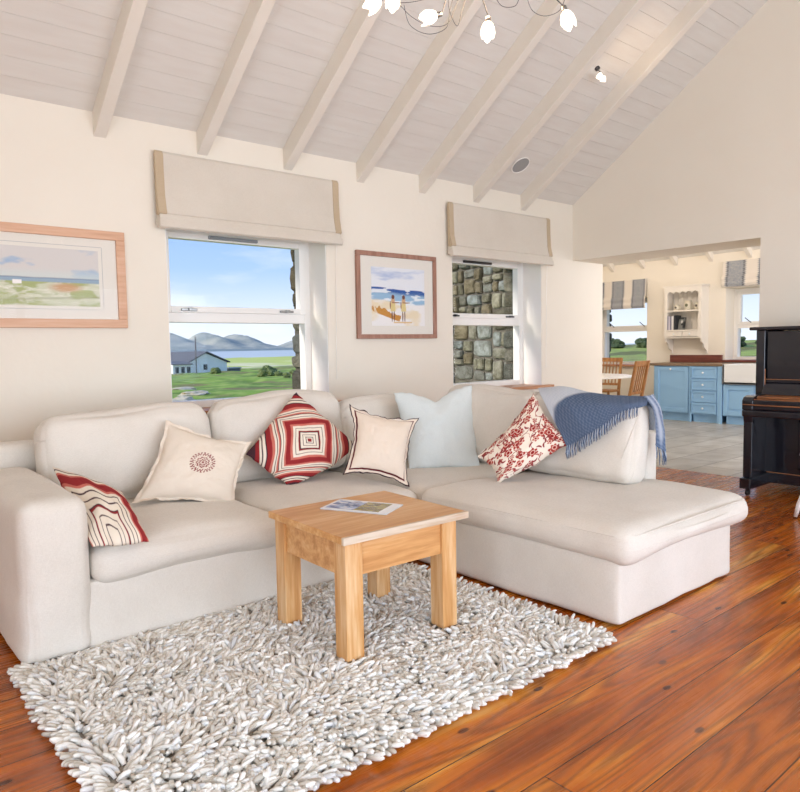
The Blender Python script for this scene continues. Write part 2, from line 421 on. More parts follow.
# ------------------------------------------------------------------ windows (living room)
def add_bar(b, w, y0, y1, x0, x1, z0, z1): b.box((x0, y0, z0), (x1, y1, z1))
def window(name, w, gx0, gx1, seed):
    x0, x1, z0, z1 = w
    fr = MB()
    fr.box((x0, GL-.03, z0), (x0+.07, GL+.06, z1)); fr.box((x1-.06, GL-.03, z0), (x1, GL+.06, z1))
    fr.box((x0+.07, GL-.03, z0), (x1-.06, GL+.06, z0+.055)); fr.box((x0+.07, GL-.03, z1-.055), (x1-.06, GL+.06, z1))
    fr.box((x0+.07, GL-.03, 1.452), (x1-.06, GL+.06, 1.527))
    o = fr.build(name, white_m, bevel=.004); struct(o)
    s = MB()   # opening top light
    sx0, sx1, sz0, sz1 = x0+.066, x1-.056, 1.524, z1-.051
    s.box((sx0, GL-.05, sz0), (sx0+.05, GL+.02, sz1)); s.box((sx1-.055, GL-.05, sz0), (sx1, GL+.02, sz1))
    s.box((sx0+.05, GL-.05, sz0), (sx1-.055, GL+.02, sz0+.045)); s.box((sx0+.05, GL-.05, sz1-.045), (sx1-.055, GL+.02, sz1))
    s.build('sash', white_m, o, bevel=.004)
    g = MB(); g.box((x0+.07, GL+.0, z0+.055), (x1-.06, GL+.006, 1.455)); g.box((sx0+.04, GL-.01, sz0+.04), (sx1-.05, GL-.004, sz1-.04))
    g.build('pane', glass_m, o)
    v = MB(); mx = (x0+x1)/2; v.box((mx-.24, GL-.075, sz1-.034), (mx+.16, GL-.05, sz1-.010)) if not seed else v.box((mx-.28, GL-.075, sz1-.034), (mx+.12, GL-.05, sz1-.010)); v.build('trickle_vent', dark_metal if seed else new_mat('grey_vent', '8e9296', .5), o, bevel=.004)
    for hx in (sx0+.17, sx1-.20):
        h = MB(); h.box((hx-.05, GL-.07, 1.536), (hx+.07, GL-.05, 1.552)); h.box((hx+.0, GL-.085, 1.535), (hx+.03, GL-.05, 1.556)); h.build('handle', dark_metal if seed else chrome_m, o, bevel=.003)
    return o
b = MB()
for w in (W1, W2): b.box((w[1]-.004, GL+.061, w[2]+.003), (w[1]-.0005, WO-.001, w[3]-.002)); b.box((w[0]+.0005, GL+.061, w[2]+.003), (w[0]+.004, WO-.001, w[3]-.002))
struct(b.build('trim_22', noisy('reveal_mortar', '5d594e', '4b483f', 10, .95, .5, 40, .01)))
rev_m = new_mat('white_reveal_plaster', 'f7f5f0', .8)
for i, w in enumerate((W1, W2)):
    b = MB(); b.box((w[1]-.006, WY+.004, w[2]+.003), (w[1]-.0005, GL-.031, w[3]-.002)); b.box((w[0]+.0005, WY+.004, w[2]+.003), (w[0]+.006, GL-.031, w[3]-.002))
    struct(b.build('trim_%d' % (20+i), rev_m))
win1 = window('window_1', W1, 0, 0, 0); win2 = window('window_2', W2, 0, 0, 1)
for i, w in enumerate((W1, W2)):
    b = MB(); b.box((w[0]-.06, WY-.05, w[2]-.03), (w[1]+.15, WY, w[2]+.002)); b.box((w[0]+.001, WY-.01, w[2]-.03), (w[1]-.001, GL-.03, w[2]+.002))
    s = b.build('window_sill', sill_wood, (win1, win2)[i], bevel=.003)
# blinds: roman, folded stack at the bottom, tan edge strips
def blind(name, x0, x1, z0, z1, label, m=blind_m, group=None, edge=True):
    o = empty(name, ((x0+x1)/2, WY-.05, z0), label, 'blind', group)
    b = MB()
    # cloth profile in y,z swept along x with slight belly
    prof = [(WY-.035, z1), (WY-.050, z1-.02), (WY-.052, z1-.15), (WY-.06, z1-.30), (WY-.075, z0+.14), (WY-.085, z0+.105), (WY-.06, z0+.09), (WY-.03, z0+.10), (WY-.02, z1-.05)]
    b.prism([(x0+.055, y, z) for y, z in prof], (x1-x0-.11, 0, 0)); b.build('cloth', m, o, bevel=.004)
    f = MB()
    for k in range(3):
        zz = z0+.022+.026*k; yy = WY-.095+.010*k
        f.prism([(x0+.004*k, yy, zz+.036), (x0+.004*k, yy-.006, zz-.006-.0*k), (x0+.004*k, yy+.010, zz-.018), (x0+.004*k, yy+.07-.01*k, zz+.01), (x0+.004*k, yy+.07-.01*k, zz+.036)], (x1-x0-.008*k, 0, 0))
    f.build('folded_hem', m, o, bevel=.004)
    if edge:
        for (a, c) in ((x0, x0+.056), (x1-.056, x1)):
            e = MB(); e.prism([(a, y-.003, z) for y, z in prof], (c-a, 0, 0)); e.build('edge_band', blind_edge_m, o, bevel=.002)
    c = MB(); c.tube([(x1+.0, WY-.03, z1-.05), (x1-.02, WY-.02, 1.9), (x1-.035, WY-.02, 1.0)], .0022, 6); c.build('pull_cord', white_m, o)
    return o
blind('roman_blind', 1.82, 3.295, 2.055, 2.575, 'wide linen roman blind with tan edges above the window with the mountain view')
blind('roman_blind', 4.52, 5.99, 2.06, 2.56, 'linen roman blind with tan edges above the window that looks onto the stone wall')

# ------------------------------------------------------------------ outdoor stones
stone_m = vcol('rubble_stone', .9, bump=.6, bscale=25, mult=(14, '8f8a7a', 'ffffff'))
mortar_m = noisy('mortar', '6c675c', '57534a', 10, .95, .5, 40, .01)
STC = ['8f9088', '9d9c8c', '84877e', 'a3a08c', '8c8a76', '98a09e', '7b7866', 'a8a696', '8a8068', '9ea4a0', '77766a']
stone_dim = [1.0]
def stone_face(o, r, u, n, W, H, seed, smin=.11, smax=.30):
    rg = random.Random(seed); rects = []
    def split(x0, y0, x1, y1):
        w, h = x1-x0, y1-y0
        if (w < smax*1.25 and h < smax*.95 and (rg.random() < .55 or max(w, h) < smin*1.7)): rects.append((x0, y0, x1, y1)); return
        if w > h*1.1 or (w > h*.8 and rg.random() < .4): c = x0+w*rg.uniform(.35, .65); split(x0, y0, c, y1); split(c, y0, x1, y1)
        else: c = y0+h*rg.uniform(.35, .65); split(x0, y0, x1, c); split(x0, c, x1, y1)
    split(0, 0, W, H)
    vs, fs, cs = [], [], []
    o, r, u, n = map(Vector, (o, r, u, n))
    for (x0, y0, x1, y1) in rects:
        g = .006; x0 += g; y0 += g; x1 -= g; y1 -= g; cx, cy = (x0+x1)/2, (y0+y1)/2; w, h = (x1-x0)/2, (y1-y0)/2
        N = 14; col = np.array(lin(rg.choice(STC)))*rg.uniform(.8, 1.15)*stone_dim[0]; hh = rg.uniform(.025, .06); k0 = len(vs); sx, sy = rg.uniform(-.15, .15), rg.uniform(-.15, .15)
        ex = rg.uniform(.26, .5)
        for ring, (sc, dd) in enumerate(((1, 0), (.97, hh*.55), (.82, hh), (.4, hh*1.15))):
            for j in range(N):
                a = 2*PI*j/N; ca, sa = math.cos(a), math.sin(a)
                px = w*math.copysign(abs(ca)**ex, ca)*sc; py = h*math.copysign(abs(sa)**ex, sa)*sc
                if ring == 0: jit = [rg.uniform(.93, 1.0) for _ in range(N)] if j == 0 else jit
                px *= jit[j]; py *= jit[j]
                px += sx*py*.4; py += sy*px*.4
                vs.append(o+r*(cx+px)+u*(cy+py)+n*(dd+ (rg.uniform(-.006, .006) if ring > 1 else 0))); cs.append(col)
        vs.append(o+r*cx+u*cy+n*hh*1.1); cs.append(col)
        for q in range(3):
            for j in range(N):
                j2 = (j+1) % N; fs.append((k0+q*N+j, k0+q*N+j2, k0+(q+1)*N+j2, k0+(q+1)*N+j))
        for j in range(N): fs.append((k0+3*N+j, k0+3*N+(j+1) % N, k0+4*N))
    return vs, fs, cs
def stone_obj(name, parts, parent=None):
    V, Fc, Cc = [], [], []
    for vs, fs, cs in parts:
        k = len(V); V += vs; Fc += [tuple(i+k for i in f) for f in fs]; Cc += cs
    return mesh_obj(name, V, Fc, stone_m, parent, False, cols=np.array(Cc))
o = stone_obj('wall_stone_wing', [stone_face((GX-.012, 8.4, -.4), (0, -1, 0), (0, 0, 1), (-1, 0, 0), 8.4-WO+.0, 4.0, 5)]); struct(o)
b = MB(); b.box((GX-.012, WO, -1.2), (GX, 8.4, 4.0)); struct(b.build('wall_wing_mortar', mortar_m))
# outer reveals of both living-room windows and the kitchen windows
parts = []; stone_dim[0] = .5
for w in (W1, W2):
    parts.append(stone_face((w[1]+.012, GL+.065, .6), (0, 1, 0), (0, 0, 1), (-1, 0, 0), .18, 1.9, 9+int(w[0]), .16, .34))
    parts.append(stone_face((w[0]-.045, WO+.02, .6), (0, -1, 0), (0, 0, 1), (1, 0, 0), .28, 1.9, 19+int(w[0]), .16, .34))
struct(stone_obj('wall_window_reveals', parts))
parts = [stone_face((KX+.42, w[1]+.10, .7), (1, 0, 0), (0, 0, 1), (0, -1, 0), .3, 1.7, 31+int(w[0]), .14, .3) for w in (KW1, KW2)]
struct(stone_obj('wall_kitchen_reveals', parts))

# ------------------------------------------------------------------ kitchen windows
def kwindow(name, w, lo):
    x = KX+.33; y0, y1, z0, z1 = w; zt = (1.455, 1.52)
    fr = MB()
    fr.box((x-.03, y0, z0), (x+.06, y0+.06, z1)); fr.box((x-.03, y1-.06, z0), (x+.06, y1, z1)); fr.box((x-.03, y0+.06, z0), (x+.06, y1-.06, z0+.05)); fr.box((x-.03, y0+.06, z1-.05), (x+.06, y1-.06, z1)); fr.box((x-.03, y0+.06, zt[0]), (x+.06, y1-.06, zt[1]))
    o = struct(fr.build(name, white_m, bevel=.004))
    s = MB(); a, c, d, e = y0+.062, y1-.062, zt[1], z1-.052
    s.box((x-.05, a, d), (x+.02, a+.05, e)); s.box((x-.05, c-.05, d), (x+.02, c, e)); s.box((x-.05, a+.05, d), (x+.02, c-.05, d+.04)); s.box((x-.05, a+.05, e-.04), (x+.02, c-.05, e)); s.build('sash', white_m, o, bevel=.003)
    g = MB(); g.box((x, y0+.05, z0+.04), (x+.006, y1-.05, zt[0])); g.box((x-.012, a+.04, d+.03), (x-.006, c-.04, e-.03)); g.build('pane', glass_m, o)
    for yy in (a+.14, c-.22):
        h = MB(); h.tube([(x-.06, yy, d+.02), (x-.075, yy+.09, d+.10)], .007, 6); h.build('stay', dark_metal, o)
    st = MB(); st.box((KX-.05, y0-.06, z0-.03), (KX+.30, y1+.06, z0+.004)); st.build('window_sill', lo, o, bevel=.003)
    return o
kwindow('window_3', KW1, sill_wood); kwindow('window_4', KW2, redboard)
def ikat(gx, gy, n, ph):
    c = np.ones(gx.shape+(3,))*lin255([222, 214, 203])
    t = (gx*n+ph) % 1.0; d = np.abs(t-.5)
    saw = .10*np.abs(((gy*13) % 1.0)-.5)*2
    c = mixc(c, lin255([136, 143, 152]), sst(.29, .27, d-saw*.6)*(.65+.35*vnoise(gx*160, gy*60, 5)))
    c = mixc(c, lin255([62, 66, 76]), sst(.03, .01, np.abs(d-.235-saw*.5))*(((gy*13) % 1.0) > .3))
    return c
def kblind(name, y0, y1, z0, z1, n, ph, label):
    o = empty(name, (KX-.05, (y0+y1)/2, z0), label, 'blind', None)
    nx, ny = 90, 60
    def bulge(gx, gy): return np.stack([-.03*np.exp(-((gy-.12)/.09)**2)-.03*np.exp(-((gy-.32)/.09)**2)-.02*(1-gy), 0*gx, 0*gx], -1)
    p = paint_panel('cloth', (KX-.04, y1, z0), (0, y0-y1, 0), (0, 0, z1-z0), nx, ny, lambda a, c: ikat(a, c, n, ph), vcol('ikat_cloth', .9), o, bulge=bulge)
    md = p.modifiers.new('thick', 'SOLIDIFY'); md.thickness = .012; md.offset = -1
    b = MB(); b.box((KX-.035, y0+.01, z1-.03), (KX, y1-.01, z1)); b.build('headrail', white_m, o)
    return o
kblind('patterned_blind', 6.52, 7.62, 1.85, 2.35, 2.72, .12, 'grey striped ikat blind above the kitchen window beside the dining chairs')
kblind('patterned_blind', 4.0, 5.20, 2.10, 2.50, 2.45, .07, 'grey striped ikat blind above the kitchen window over the sink')

# ------------------------------------------------------------------ kitchen furniture
def knob(parent, p, r=.016, axis=(-1, 0, 0)):
    MB().lathe([(r*.4, 0), (r*.4, .012), (r, .016), (r, .026), (r*.5, .032)], p, axis, 12).build('knob', porcelain, parent, smooth=True)
CX = 10.54
def panel_front(name, parent, y0, y1, z0, z1, x=CX, fw=.055, raised=False):
    b = MB()
    b.box((x-.018, y0, z0), (x, y0+fw, z1)); b.box((x-.018, y1-fw, z0), (x, y1, z1)); b.box((x-.018, y0+fw, z0), (x, y1-fw, z0+fw)); b.box((x-.018, y0+fw, z1-fw), (x, y1-fw, z1))
    b.box((x-.006, y0+fw, z0+fw), (x, y1-fw, z1-fw))
    if raised: b.box((x-.014, y0+fw+.03, z0+fw+.03), (x-.004, y1-fw-.03, z1-fw-.03))
    return b.build(name, blue_m, parent, bevel=.003)
def plinth(parent, y0, y1): return box('plinth', (CX+.04, y0, 0), (KX-.02, y1, .12), blue_m, parent)
k = empty('base_cabinet', (10.85, 5.73, 0), 'blue kitchen base cabinet with one tall panelled door, beside the pale wall', 'cabinet')
box('body', (CX, 5.425, .12), (KX-.002, 6.035, .872), blue_m, k, .002); plinth(k, 5.425, 6.03)
d = panel_front('door', k, 5.44, 6.01, .135, .862, fw=.07); knob(d, (CX-.018, 5.73, .82))
k = empty('drawer_cabinet', (10.85, 5.16, 0), 'blue kitchen cabinet with a stack of four drawers', 'cabinet')
box('body', (CX-.01, 4.905, .12), (KX-.002, 5.42, .872), blue_m, k, .002); plinth(k, 5.0, 5.38)
for i, (a, c) in enumerate(((.685, .86), (.50, .67), (.315, .485), (.14, .30))):
    d = panel_front('drawer', k, 4.99, 5.40, a, c, CX-.012, .03); knob(d, (CX-.03, 5.195, (a+c)/2))
box('end_post', (CX-.03, 4.905, 0), (CX, 4.975, .872), blue_m, k, .003); box('end_post', (CX-.03, 5.385, 0), (CX, 5.42, .872), blue_m, k, .003)
k = empty('sink_cabinet', (10.85, 4.45, 0), 'blue kitchen cabinet with double doors under the white sink', 'cabinet')
box('body', (CX, 3.95, .12), (KX-.002, 4.90, .60), blue_m, k, .002); plinth(k, 3.98, 4.86)
d = panel_front('door', k, 4.44, 4.89, .135, .59, fw=.07, raised=True); knob(d, (CX-.018, 4.48, .36))
d = panel_front('door', k, 3.97, 4.43, .135, .59, fw=.07, raised=True); knob(d, (CX-.018, 4.39, .36))
k = empty('base_cabinet', (10.85, 3.4, 0), 'blue kitchen base cabinet mostly hidden behind the black piano', 'cabinet')
box('body', (CX, 2.9, .12), (KX-.002, 3.94, .872), blue_m, k, .002); plinth(k, 2.9, 3.94)
d = panel_front('door', k, 3.42, 3.92, .135, .862, fw=.07); knob(d, (CX-.018, 3.46, .8))
d = panel_front('door', k, 2.92, 3.41, .135, .862, fw=.07); knob(d, (CX-.018, 3.37, .8))
# sink
sk = MB(); y0, y1, z0, z1 = 3.96, 4.895, .605, .905; x0, x1 = CX-.05, KX-.10
for q in (((x0, y0, z0), (x1, y1, z0+.04)), ((x0, y0, z0), (x0+.035, y1, z1)), ((x1-.035, y0, z0), (x1, y1, z1)), ((x0, y0, z0), (x1, y0+.035, z1)), ((x0, y1-.035, z0), (x1, y1, z1))): sk.box(*q)
o = sk.build('kitchen_sink', porcelain, bevel=.008); tag(o, 'white ceramic apron-front kitchen sink set in the blue cabinets', 'sink')
w = MB(); w.box((CX-.035, 4.90, .874), (KX-.002, 6.10, .914)); w.box((KX-.095, 3.95, .874), (KX-.002, 4.90, .914)); w.box((CX-.035, 2.88, .874), (KX-.002, 3.95, .914))
o = w.build('worktop', worktop_m, bevel=.004); tag(o, 'thin brown wooden worktop running over the blue cabinets', 'worktop')
o = box('splash_board', (KX-.055, 5.19, .916), (KX-.004, 6.06, 1.035), redboard, None, .003); tag(o, 'dark red-brown board standing at the back of the worktop under the wall shelf', 'board')
# wall shelf unit
sh = empty('wall_shelf', (11.0, 5.74, 1.3), 'cream wall shelf unit with two small drawers hung above the worktop', 'shelf')
fx = KX-.24; ya, yb = 5.43, 6.06; za, zb = 1.31, 2.14
b = MB(); b.box((fx, ya, za), (KX-.002, ya+.03, zb)); b.box((fx, yb-.03, za), (KX-.002, yb, zb)); b.box((fx+.001, ya+.03, zb-.03), (KX-.003, yb-.03, zb-.001)); b.box((KX-.02, ya+.03, za+.026), (KX-.003, yb-.03, zb-.03)); b.box((fx+.001, ya+.03, za+.001), (KX-.003, yb-.03, za+.025))
b.box((fx-.02, ya-.02, zb+.0005), (KX-.002, yb+.02, zb+.03))
b.build('carcass', shelf_m, sh, bevel=.003)
pts = [(fx-.014, ya+.001, zb), (fx-.014, yb-.001, zb), (fx-.014, yb-.001, zb-.10), (fx-.014, yb-.05, zb-.10)]
n = 5; span = (yb-.05)-(ya+.05)
for i in range(n):
    for j in range(1, 7):
        a = j/7; pts.append((fx-.014, yb-.05-span*(i+a)/n, zb-.10+.03*math.sin(a*PI)))
    pts.append((fx-.014, yb-.05-span*(i+1)/n, zb-.105))
pts += [(fx-.014, ya+.001, zb-.10)]
b = MB(); b.prism(pts, (.014, 0, 0)); b.build('scalloped_frieze', shelf_m, sh)
for yy in (ya, yb-.05): box('face_frame', (fx-.012, yy, za), (fx, yy+.05, zb), shelf_m, sh, .002)
box('shelf', (fx-.005, ya+.03, 1.745), (KX-.02, yb-.03, 1.77), shelf_m, sh, .002); box('shelf', (fx-.005, ya+.03, 1.425), (KX-.02, yb-.03, 1.45), shelf_m, sh, .002)
for (a, c) in ((ya+.05, (ya+yb)/2-.005), ((ya+yb)/2+.005, yb-.05)):
    d = box('drawer', (fx-.016, a, 1.34), (fx+.14, c, 1.42), shelf_m, sh, .004); knob(d, (fx-.016, (a+c)/2, 1.38), .013)
b = MB()
for i in range(7): b.box((KX-.026, ya+.04+i*.078, 1.46), (KX-.019, ya+.115+i*.078, zb-.04))
b.build('back_boards', shelf_m, sh, bevel=.002)
for yy in (ya, yb-.03):
    b = MB(); b.prism([(KX-.003, yy, za-.001), (fx+.01, yy, za-.001), (fx+.02, yy, za-.06), (fx+.08, yy, za-.09), (fx+.11, yy, za-.16), (KX-.05, yy, za-.20), (KX-.04, yy, za-.25), (KX-.003, yy, za-.25)], (0, .03, 0)); b.build('bracket', shelf_m, sh, bevel=.002)
def mug(p, r, h, lab, mat, decor):
    o = empty('mug', p, lab, 'mug', None); c = Vector(p)
    MB().lathe([(r*.85, 0), (r, .01), (r, h), (r*.88, h), (r*.86, .01)], c, (0, 0, 1), 20).build('body', mat, o, smooth=True)
    pts = [c+Vector((0, -r*.95-.03*math.sin(a), h*.5-h*.32*math.cos(a))) for a in np.linspace(0, PI, 9)]
    MB().tube(pts, .006, 6).build('handle', mat, o, smooth=True)
    MB().lathe([(.003, 0), (r*.45, .001), (r*.45, .003)], c+Vector((-r*.985, 0, h*.5)), (-1, 0, 0), 10).build('motif', decor, o)
mug_m = new_mat('cream_glaze', 'd9d2bf', .3); motif_m = new_mat('olive_motif', '6b6a4c', .5); motif2 = new_mat('grey_motif', '5c564c', .5)
mug((fx+.08, 5.89, 1.771), .042, .09, 'small cream mug at the window-side end of the upper wall shelf', mug_m, motif2)
mug((fx+.09, 5.70, 1.771), .058, .15, 'large cream jug with olive motif in the middle of the upper shelf', mug_m, motif_m)
mug((fx+.09, 5.545, 1.771), .045, .12, 'cream mug with grey motif between the large jug and shelf end', mug_m, motif2)
books = [(.022, .23, '8f8fa4', 'slim lilac-grey book at the outer end of the lower wall shelf'), (.03, .225, 'c9c5d0', 'pale grey-white book second along the lower wall shelf'), (.02, .22, '6d6d84', 'slim blue-grey book between two pale books on the wall shelf'), (.035, .23, 'dcdad8', 'thick off-white book in the row on the wall shelf'), (.04, .24, '2c3036', 'thick dark book ending the row on the wall shelf')]
y = yb-.034
for (t_, hh, c, lab) in books:
    o = empty('book', (fx+.1, y-t_/2, 1.451), lab, 'book', 'books on the wall shelf')
    cv = MB(); cv.box((fx+.02, y-t_, 1.4505), (fx+.19, y-t_+.003, 1.4505+hh)); cv.box((fx+.02, y-.003, 1.4505), (fx+.19, y, 1.4505+hh)); cv.box((fx+.018, y-t_, 1.4505), (fx+.022, y, 1.4505+hh)); cv.build('cover', new_mat('book_cover', c, .6), o)
    box('pages', (fx+.023, y-t_+.003, 1.4545), (fx+.185, y-.003, 1.4505+hh-.004), new_mat('paper', 'e8e4da', .9), o)
    y -= t_+.002
o = empty('picture_book', (fx+.1, 5.80, 1.4505), 'dark photo book leaning face-out beside the row of books on the wall shelf', 'book')
def pb(gx, gy):
    c = np.ones(gx.shape+(3,))*lin255([120, 122, 118]); c = mixc(c, lin255([40, 42, 44]), sst(.35, .6, fbm(gx*4, gy*4, 3, 3))); c = mixc(c, lin255([205, 205, 200]), sst(.16, .1, np.hypot(gx-.45, gy-.65))); return c
paint_panel('cover', (fx+.055, 5.862-.005, 1.4515), (0, -.12, 0), (.05, 0, .20), 24, 30, pb, art_m, o)
mbk = MB(); mbk.prism([(fx+.057, 5.865, 1.4512), (fx+.075, 5.865, 1.4512), (fx+.125, 5.865, 1.651), (fx+.107, 5.865, 1.651)], (0, -.12, 0)); mbk.build('pages', new_mat('dark_board', '2e3034', .6), o)

# dining table & chairs
t = empty('dining_table', (9.15, 6.55, 0), 'round white-topped dining table by the kitchen window', 'table')
MB().lathe([(.80, 0), (.85, .008), (.85, .026), (.80, .034)], (9.15, 6.55, .725), (0, 0, 1), 48).build('tabletop', white_m, t, smooth=False)
MB().lathe([(.09, 0), (.05, .08), (.07, .3), (.045, .5), (.10, .68)], (9.15, 6.55, .045), (0, 0, 1), 20).build('pedestal', chair_wood, t, smooth=True)
b = MB()
for a in range(4): b.box((0, -.035, 0), (.48, .035, .05), mtx=Matrix.Translation((9.15, 6.55, .002)) @ Matrix.Rotation(PI/4+a*PI/2, 4, 'Z'))
b.build('foot', chair_wood, t, bevel=.01)
def dchair(loc, rz, lab):
    c = empty('dining_chair', loc, lab, 'chair', 'slatted dining chairs', rz); T = Matrix.Translation(loc) @ Matrix.Rotation(rz, 4, 'Z')
    def P(b, n, m=chair_wood, bv=.005): return b.build(n, m, c, bevel=bv)
    P(MB().box((-.21, -.21, .43), (.21, .21, .465), mtx=T), 'seat')
    for sx in (-1, 1):
        b = MB(); b.box((sx*.18-.018, .165, 0), (sx*.18+.018, .20, .43), mtx=T); P(b, 'leg')
        b = MB(); pts = [T @ Vector((sx*.19, -.19, 0)), T @ Vector((sx*.19, -.19, .46)), T @ Vector((sx*.19, -.235, .75)), T @ Vector((sx*.19, -.30, 1.0))]
        b.prism([T @ Vector(p) for p in ((sx*.19-.022, -.17, 0), (sx*.19-.022, -.17, .46), (sx*.19-.022, -.28, 1.0), (sx*.19-.022, -.315, 1.0), (sx*.19-.022, -.21, .46), (sx*.19-.022, -.21, 0))], T.to_3x3() @ Vector((.044, 0, 0))); P(b, 'leg')
    b = MB(); b.prism([T @ Vector(p) for p in ((-.17, -.262, .93), (-.17, -.282, 1.0), (-.17, -.305, 1.0), (-.17, -.285, .93))], T.to_3x3() @ Vector((.34, 0, 0)))
    P(b, 'top_rail')
    b = MB(); b.prism([T @ Vector(p) for p in ((-.17, -.185, .53), (-.17, -.195, .57), (-.17, -.215, .57), (-.17, -.205, .53))], T.to_3x3() @ Vector((.34, 0, 0))); P(b, 'lower_rail')
    for i in range(5):
        x = -.12+i*.06; b = MB(); b.prism([T @ Vector(p) for p in ((x-.009, -.19, .55), (x-.009, -.27, .95), (x-.009, -.285, .95), (x-.009, -.205, .55))], T.to_3x3() @ Vector((.018, 0, 0))); P(b, 'slat', bv=.002)
dchair((8.76, 5.50, 0), math.radians(6), 'slatted wooden dining chair on the near side of the round white table')
dchair((10.28, 6.82, 0), math.radians(98), 'darker slatted wooden dining chair on the far side of the round white table')
gl = MB().lathe([(.030, 0), (.032, .004), (.006, .008), (.004, .07), (.025, .10), (.032, .14), (.028, .17), (.026, .17), (.030, .14), (.022, .10), (.001, .085)], (8.80, 5.98, .7595), (0, 0, 1), 16)
glm = new_mat('drinking_glass', 'f4f6f6', .05); NT(glm).b.inputs['Transmission Weight'].default_value = .9
tag(gl.build('wine_glass', glm, smooth=True), 'stemmed clear glass standing on the round white dining table', 'glass')

# ------------------------------------------------------------------ piano
p = empty('upright_piano', (6.05, 1.7, 0), 'black ebonised upright piano standing against the gable wall beside the kitchen opening', 'piano')
PY1, PY0 = 2.50, 1.02
Xu, Xk, Xb = 5.96, 5.70, 6.42
box('side_panel', (Xu+.02, PY1-.035, .12), (Xb, PY1, 1.335), black_m, p, .004); box('side_panel', (Xu+.02, PY0, .12), (Xb, PY0+.035, 1.335), black_m, p, .004)
box('back', (Xb-.03, PY0+.03, .12), (Xb, PY1-.03, 1.33), black_m, p)
b = MB(); b.box((Xu-.045, PY0-.04, 1.335), (Xb+.01, PY1+.045, 1.362)); b.build('lid', black_m, p, bevel=.009, seg=3)
for yy in (PY0, PY1-.07): box('pilaster', (Xu-.01, yy, .80), (Xu+.03, yy+.07, 1.335), black_m, p, .004)
b = MB(); b.box((Xu+.012, PY0+.08, .93), (Xu+.035, PY1-.08, 1.325)); b.box((Xu+.002, PY0+.075, .91), (Xu+.03, PY1-.075, .935)); b.build('upper_panel', black_m, p, bevel=.003)
fb = MB(); fb.prism([(Xu+.02, PY0+.07, .915), (Xu-.005, PY0+.07, .90), (Xu-.03, PY0+.07, .865), (Xu-.06, PY0+.07, .835), (Xu-.07, PY0+.07, .815), (Xu+.02, PY0+.07, .815)], (0, PY1-PY0-.14, 0)); fb.build('fallboard', black_m, p, bevel=.003)
e = MB(); e.box((Xu-.012, PY1-.078, .85), (Xu-.008, PY1-.072, 1.02)); e.box((Xu+.0, PY0+.08, .934), (Xu+.003, PY1-.08, .938)); e.build('worn_edge', piano_worn, p)
kb = MB(); kb.box((Xk, PY0, .645), (Xu+.02, PY1, .70)); kb.box((Xk+.015, PY0+.004, .70), (Xu+.02, PY1-.004, .785)); kb.build('keybed', black_m, p, bevel=.012, seg=3)
kl = MB(); kl.box((Xk+.035, PY0+.09, .785), (Xu-.04, PY1-.10, .812)); kl.build('key_lid', piano_worn, p, bevel=.01, seg=3)
for yy in (PY0, PY1-.085):
    ar = MB(); ar.prism([(Xk+.005, yy, .70), (Xk+.005, yy, .775), (Xk+.03, yy, .80), (Xk+.08, yy, .812), (Xu+.01, yy, .815), (Xu+.01, yy, .70)], (0, .085, 0)); ar.build('key_arm', black_m, p, bevel=.006)
mo = MB(); mo.tube([(Xk-.002, PY0+.01, .742), (Xk-.002, PY1-.01, .742)], .005, 6); mo.tube([(Xk+.012, PY0+.01, .786), (Xk+.012, PY1-.09, .786)], .004, 6); mo.build('worn_moulding', piano_worn, p)
un = MB(); un.prism([(Xk+.02, 0, .645), (Xk+.03, 0, .60), (Xk+.07, 0, .575), (Xk+.10, 0, .52), (Xk+.14, 0, .50), (Xk+.14, 0, .645)], (0, .07, 0)); 
for yy in (PY0, PY1-.075): 
    u2 = MB(); u2.v = [(x, y+yy, z) for x, y, z in un.v]; u2.f = un.f; u2.mi = un.mi; u2.build('corbel', black_m, p, bevel=.003)
for yy in (PY0+.005, PY1-.075):
    lg = MB()
    prof = [(.0, .15), (.034, .15), (.034, .19), (.022, .23), (.018, .32), (.03, .42), (.038, .48), (.03, .53), (.022, .56), (.03, .60), (.0, .60)]
    lg.box((Xk+.03, yy, .15), (Xk+.075, yy+.07, .62))
    # scrolled bracket behind the leg post
    lg.prism([(Xk+.075, yy+.018, .15), (Xk+.12, yy+.018, .20), (Xk+.145, yy+.018, .30), (Xk+.14, yy+.018, .42), (Xk+.11, yy+.018, .53), (Xk+.10, yy+.018, .62), (Xk+.075, yy+.018, .62)], (0, .036, 0))
    lg.build('leg', black_m, p, bevel=.005)
    ft = MB(); ft.box((Xk-.01, yy-.008, .062), (Xk+.42, yy+.078, .148)); f = ft.build('toe_block', black_m, p, bevel=.005)
    cs = MB(); cs.lathe([(.026, -.012), (.028, 0), (.026, .012)], (Xk+.05, yy+.035, .0285), (0, 1, 0), 16); cs.box((Xk+.035, yy+.022, .03), (Xk+.065, yy+.048, .064)); cs.build('caster', dark_metal, f)
for yy in (PY0+.012, PY1-.045): box('cheek', (Xk+.10, yy, .149), (Xk+.37, yy+.03, .644), black_m, p, .003)
lp = MB(); lp.box((Xk+.36, PY0+.03, .15), (Xk+.40, PY1-.03, .65)); lp.build('lower_panel', black_m, p, bevel=.003)
fr = MB(); X = Xk+.345
for q in (((X, PY0+.13, .20), (X+.02, PY1-.30, .225)), ((X, PY0+.13, .585), (X+.02, PY1-.30, .61)), ((X, PY1-.325, .20), (X+.02, PY1-.30, .61)), ((X, PY0+.13, .20), (X+.02, PY0+.155, .61))): fr.box(*q)
fr.build('panel_moulding', black_m, p, bevel=.006)
tb = MB(); tb.box((Xk+.33, PY0+.07, .075), (Xk+.37, PY1-.07, .165)); tb.build('bottom_rail', black_m, p, bevel=.004)
te = MB(); te.box((Xk+.327, PY0+.07, .160), (Xk+.334, PY1-.07, .166)); te.build('worn_edge', piano_worn, p)
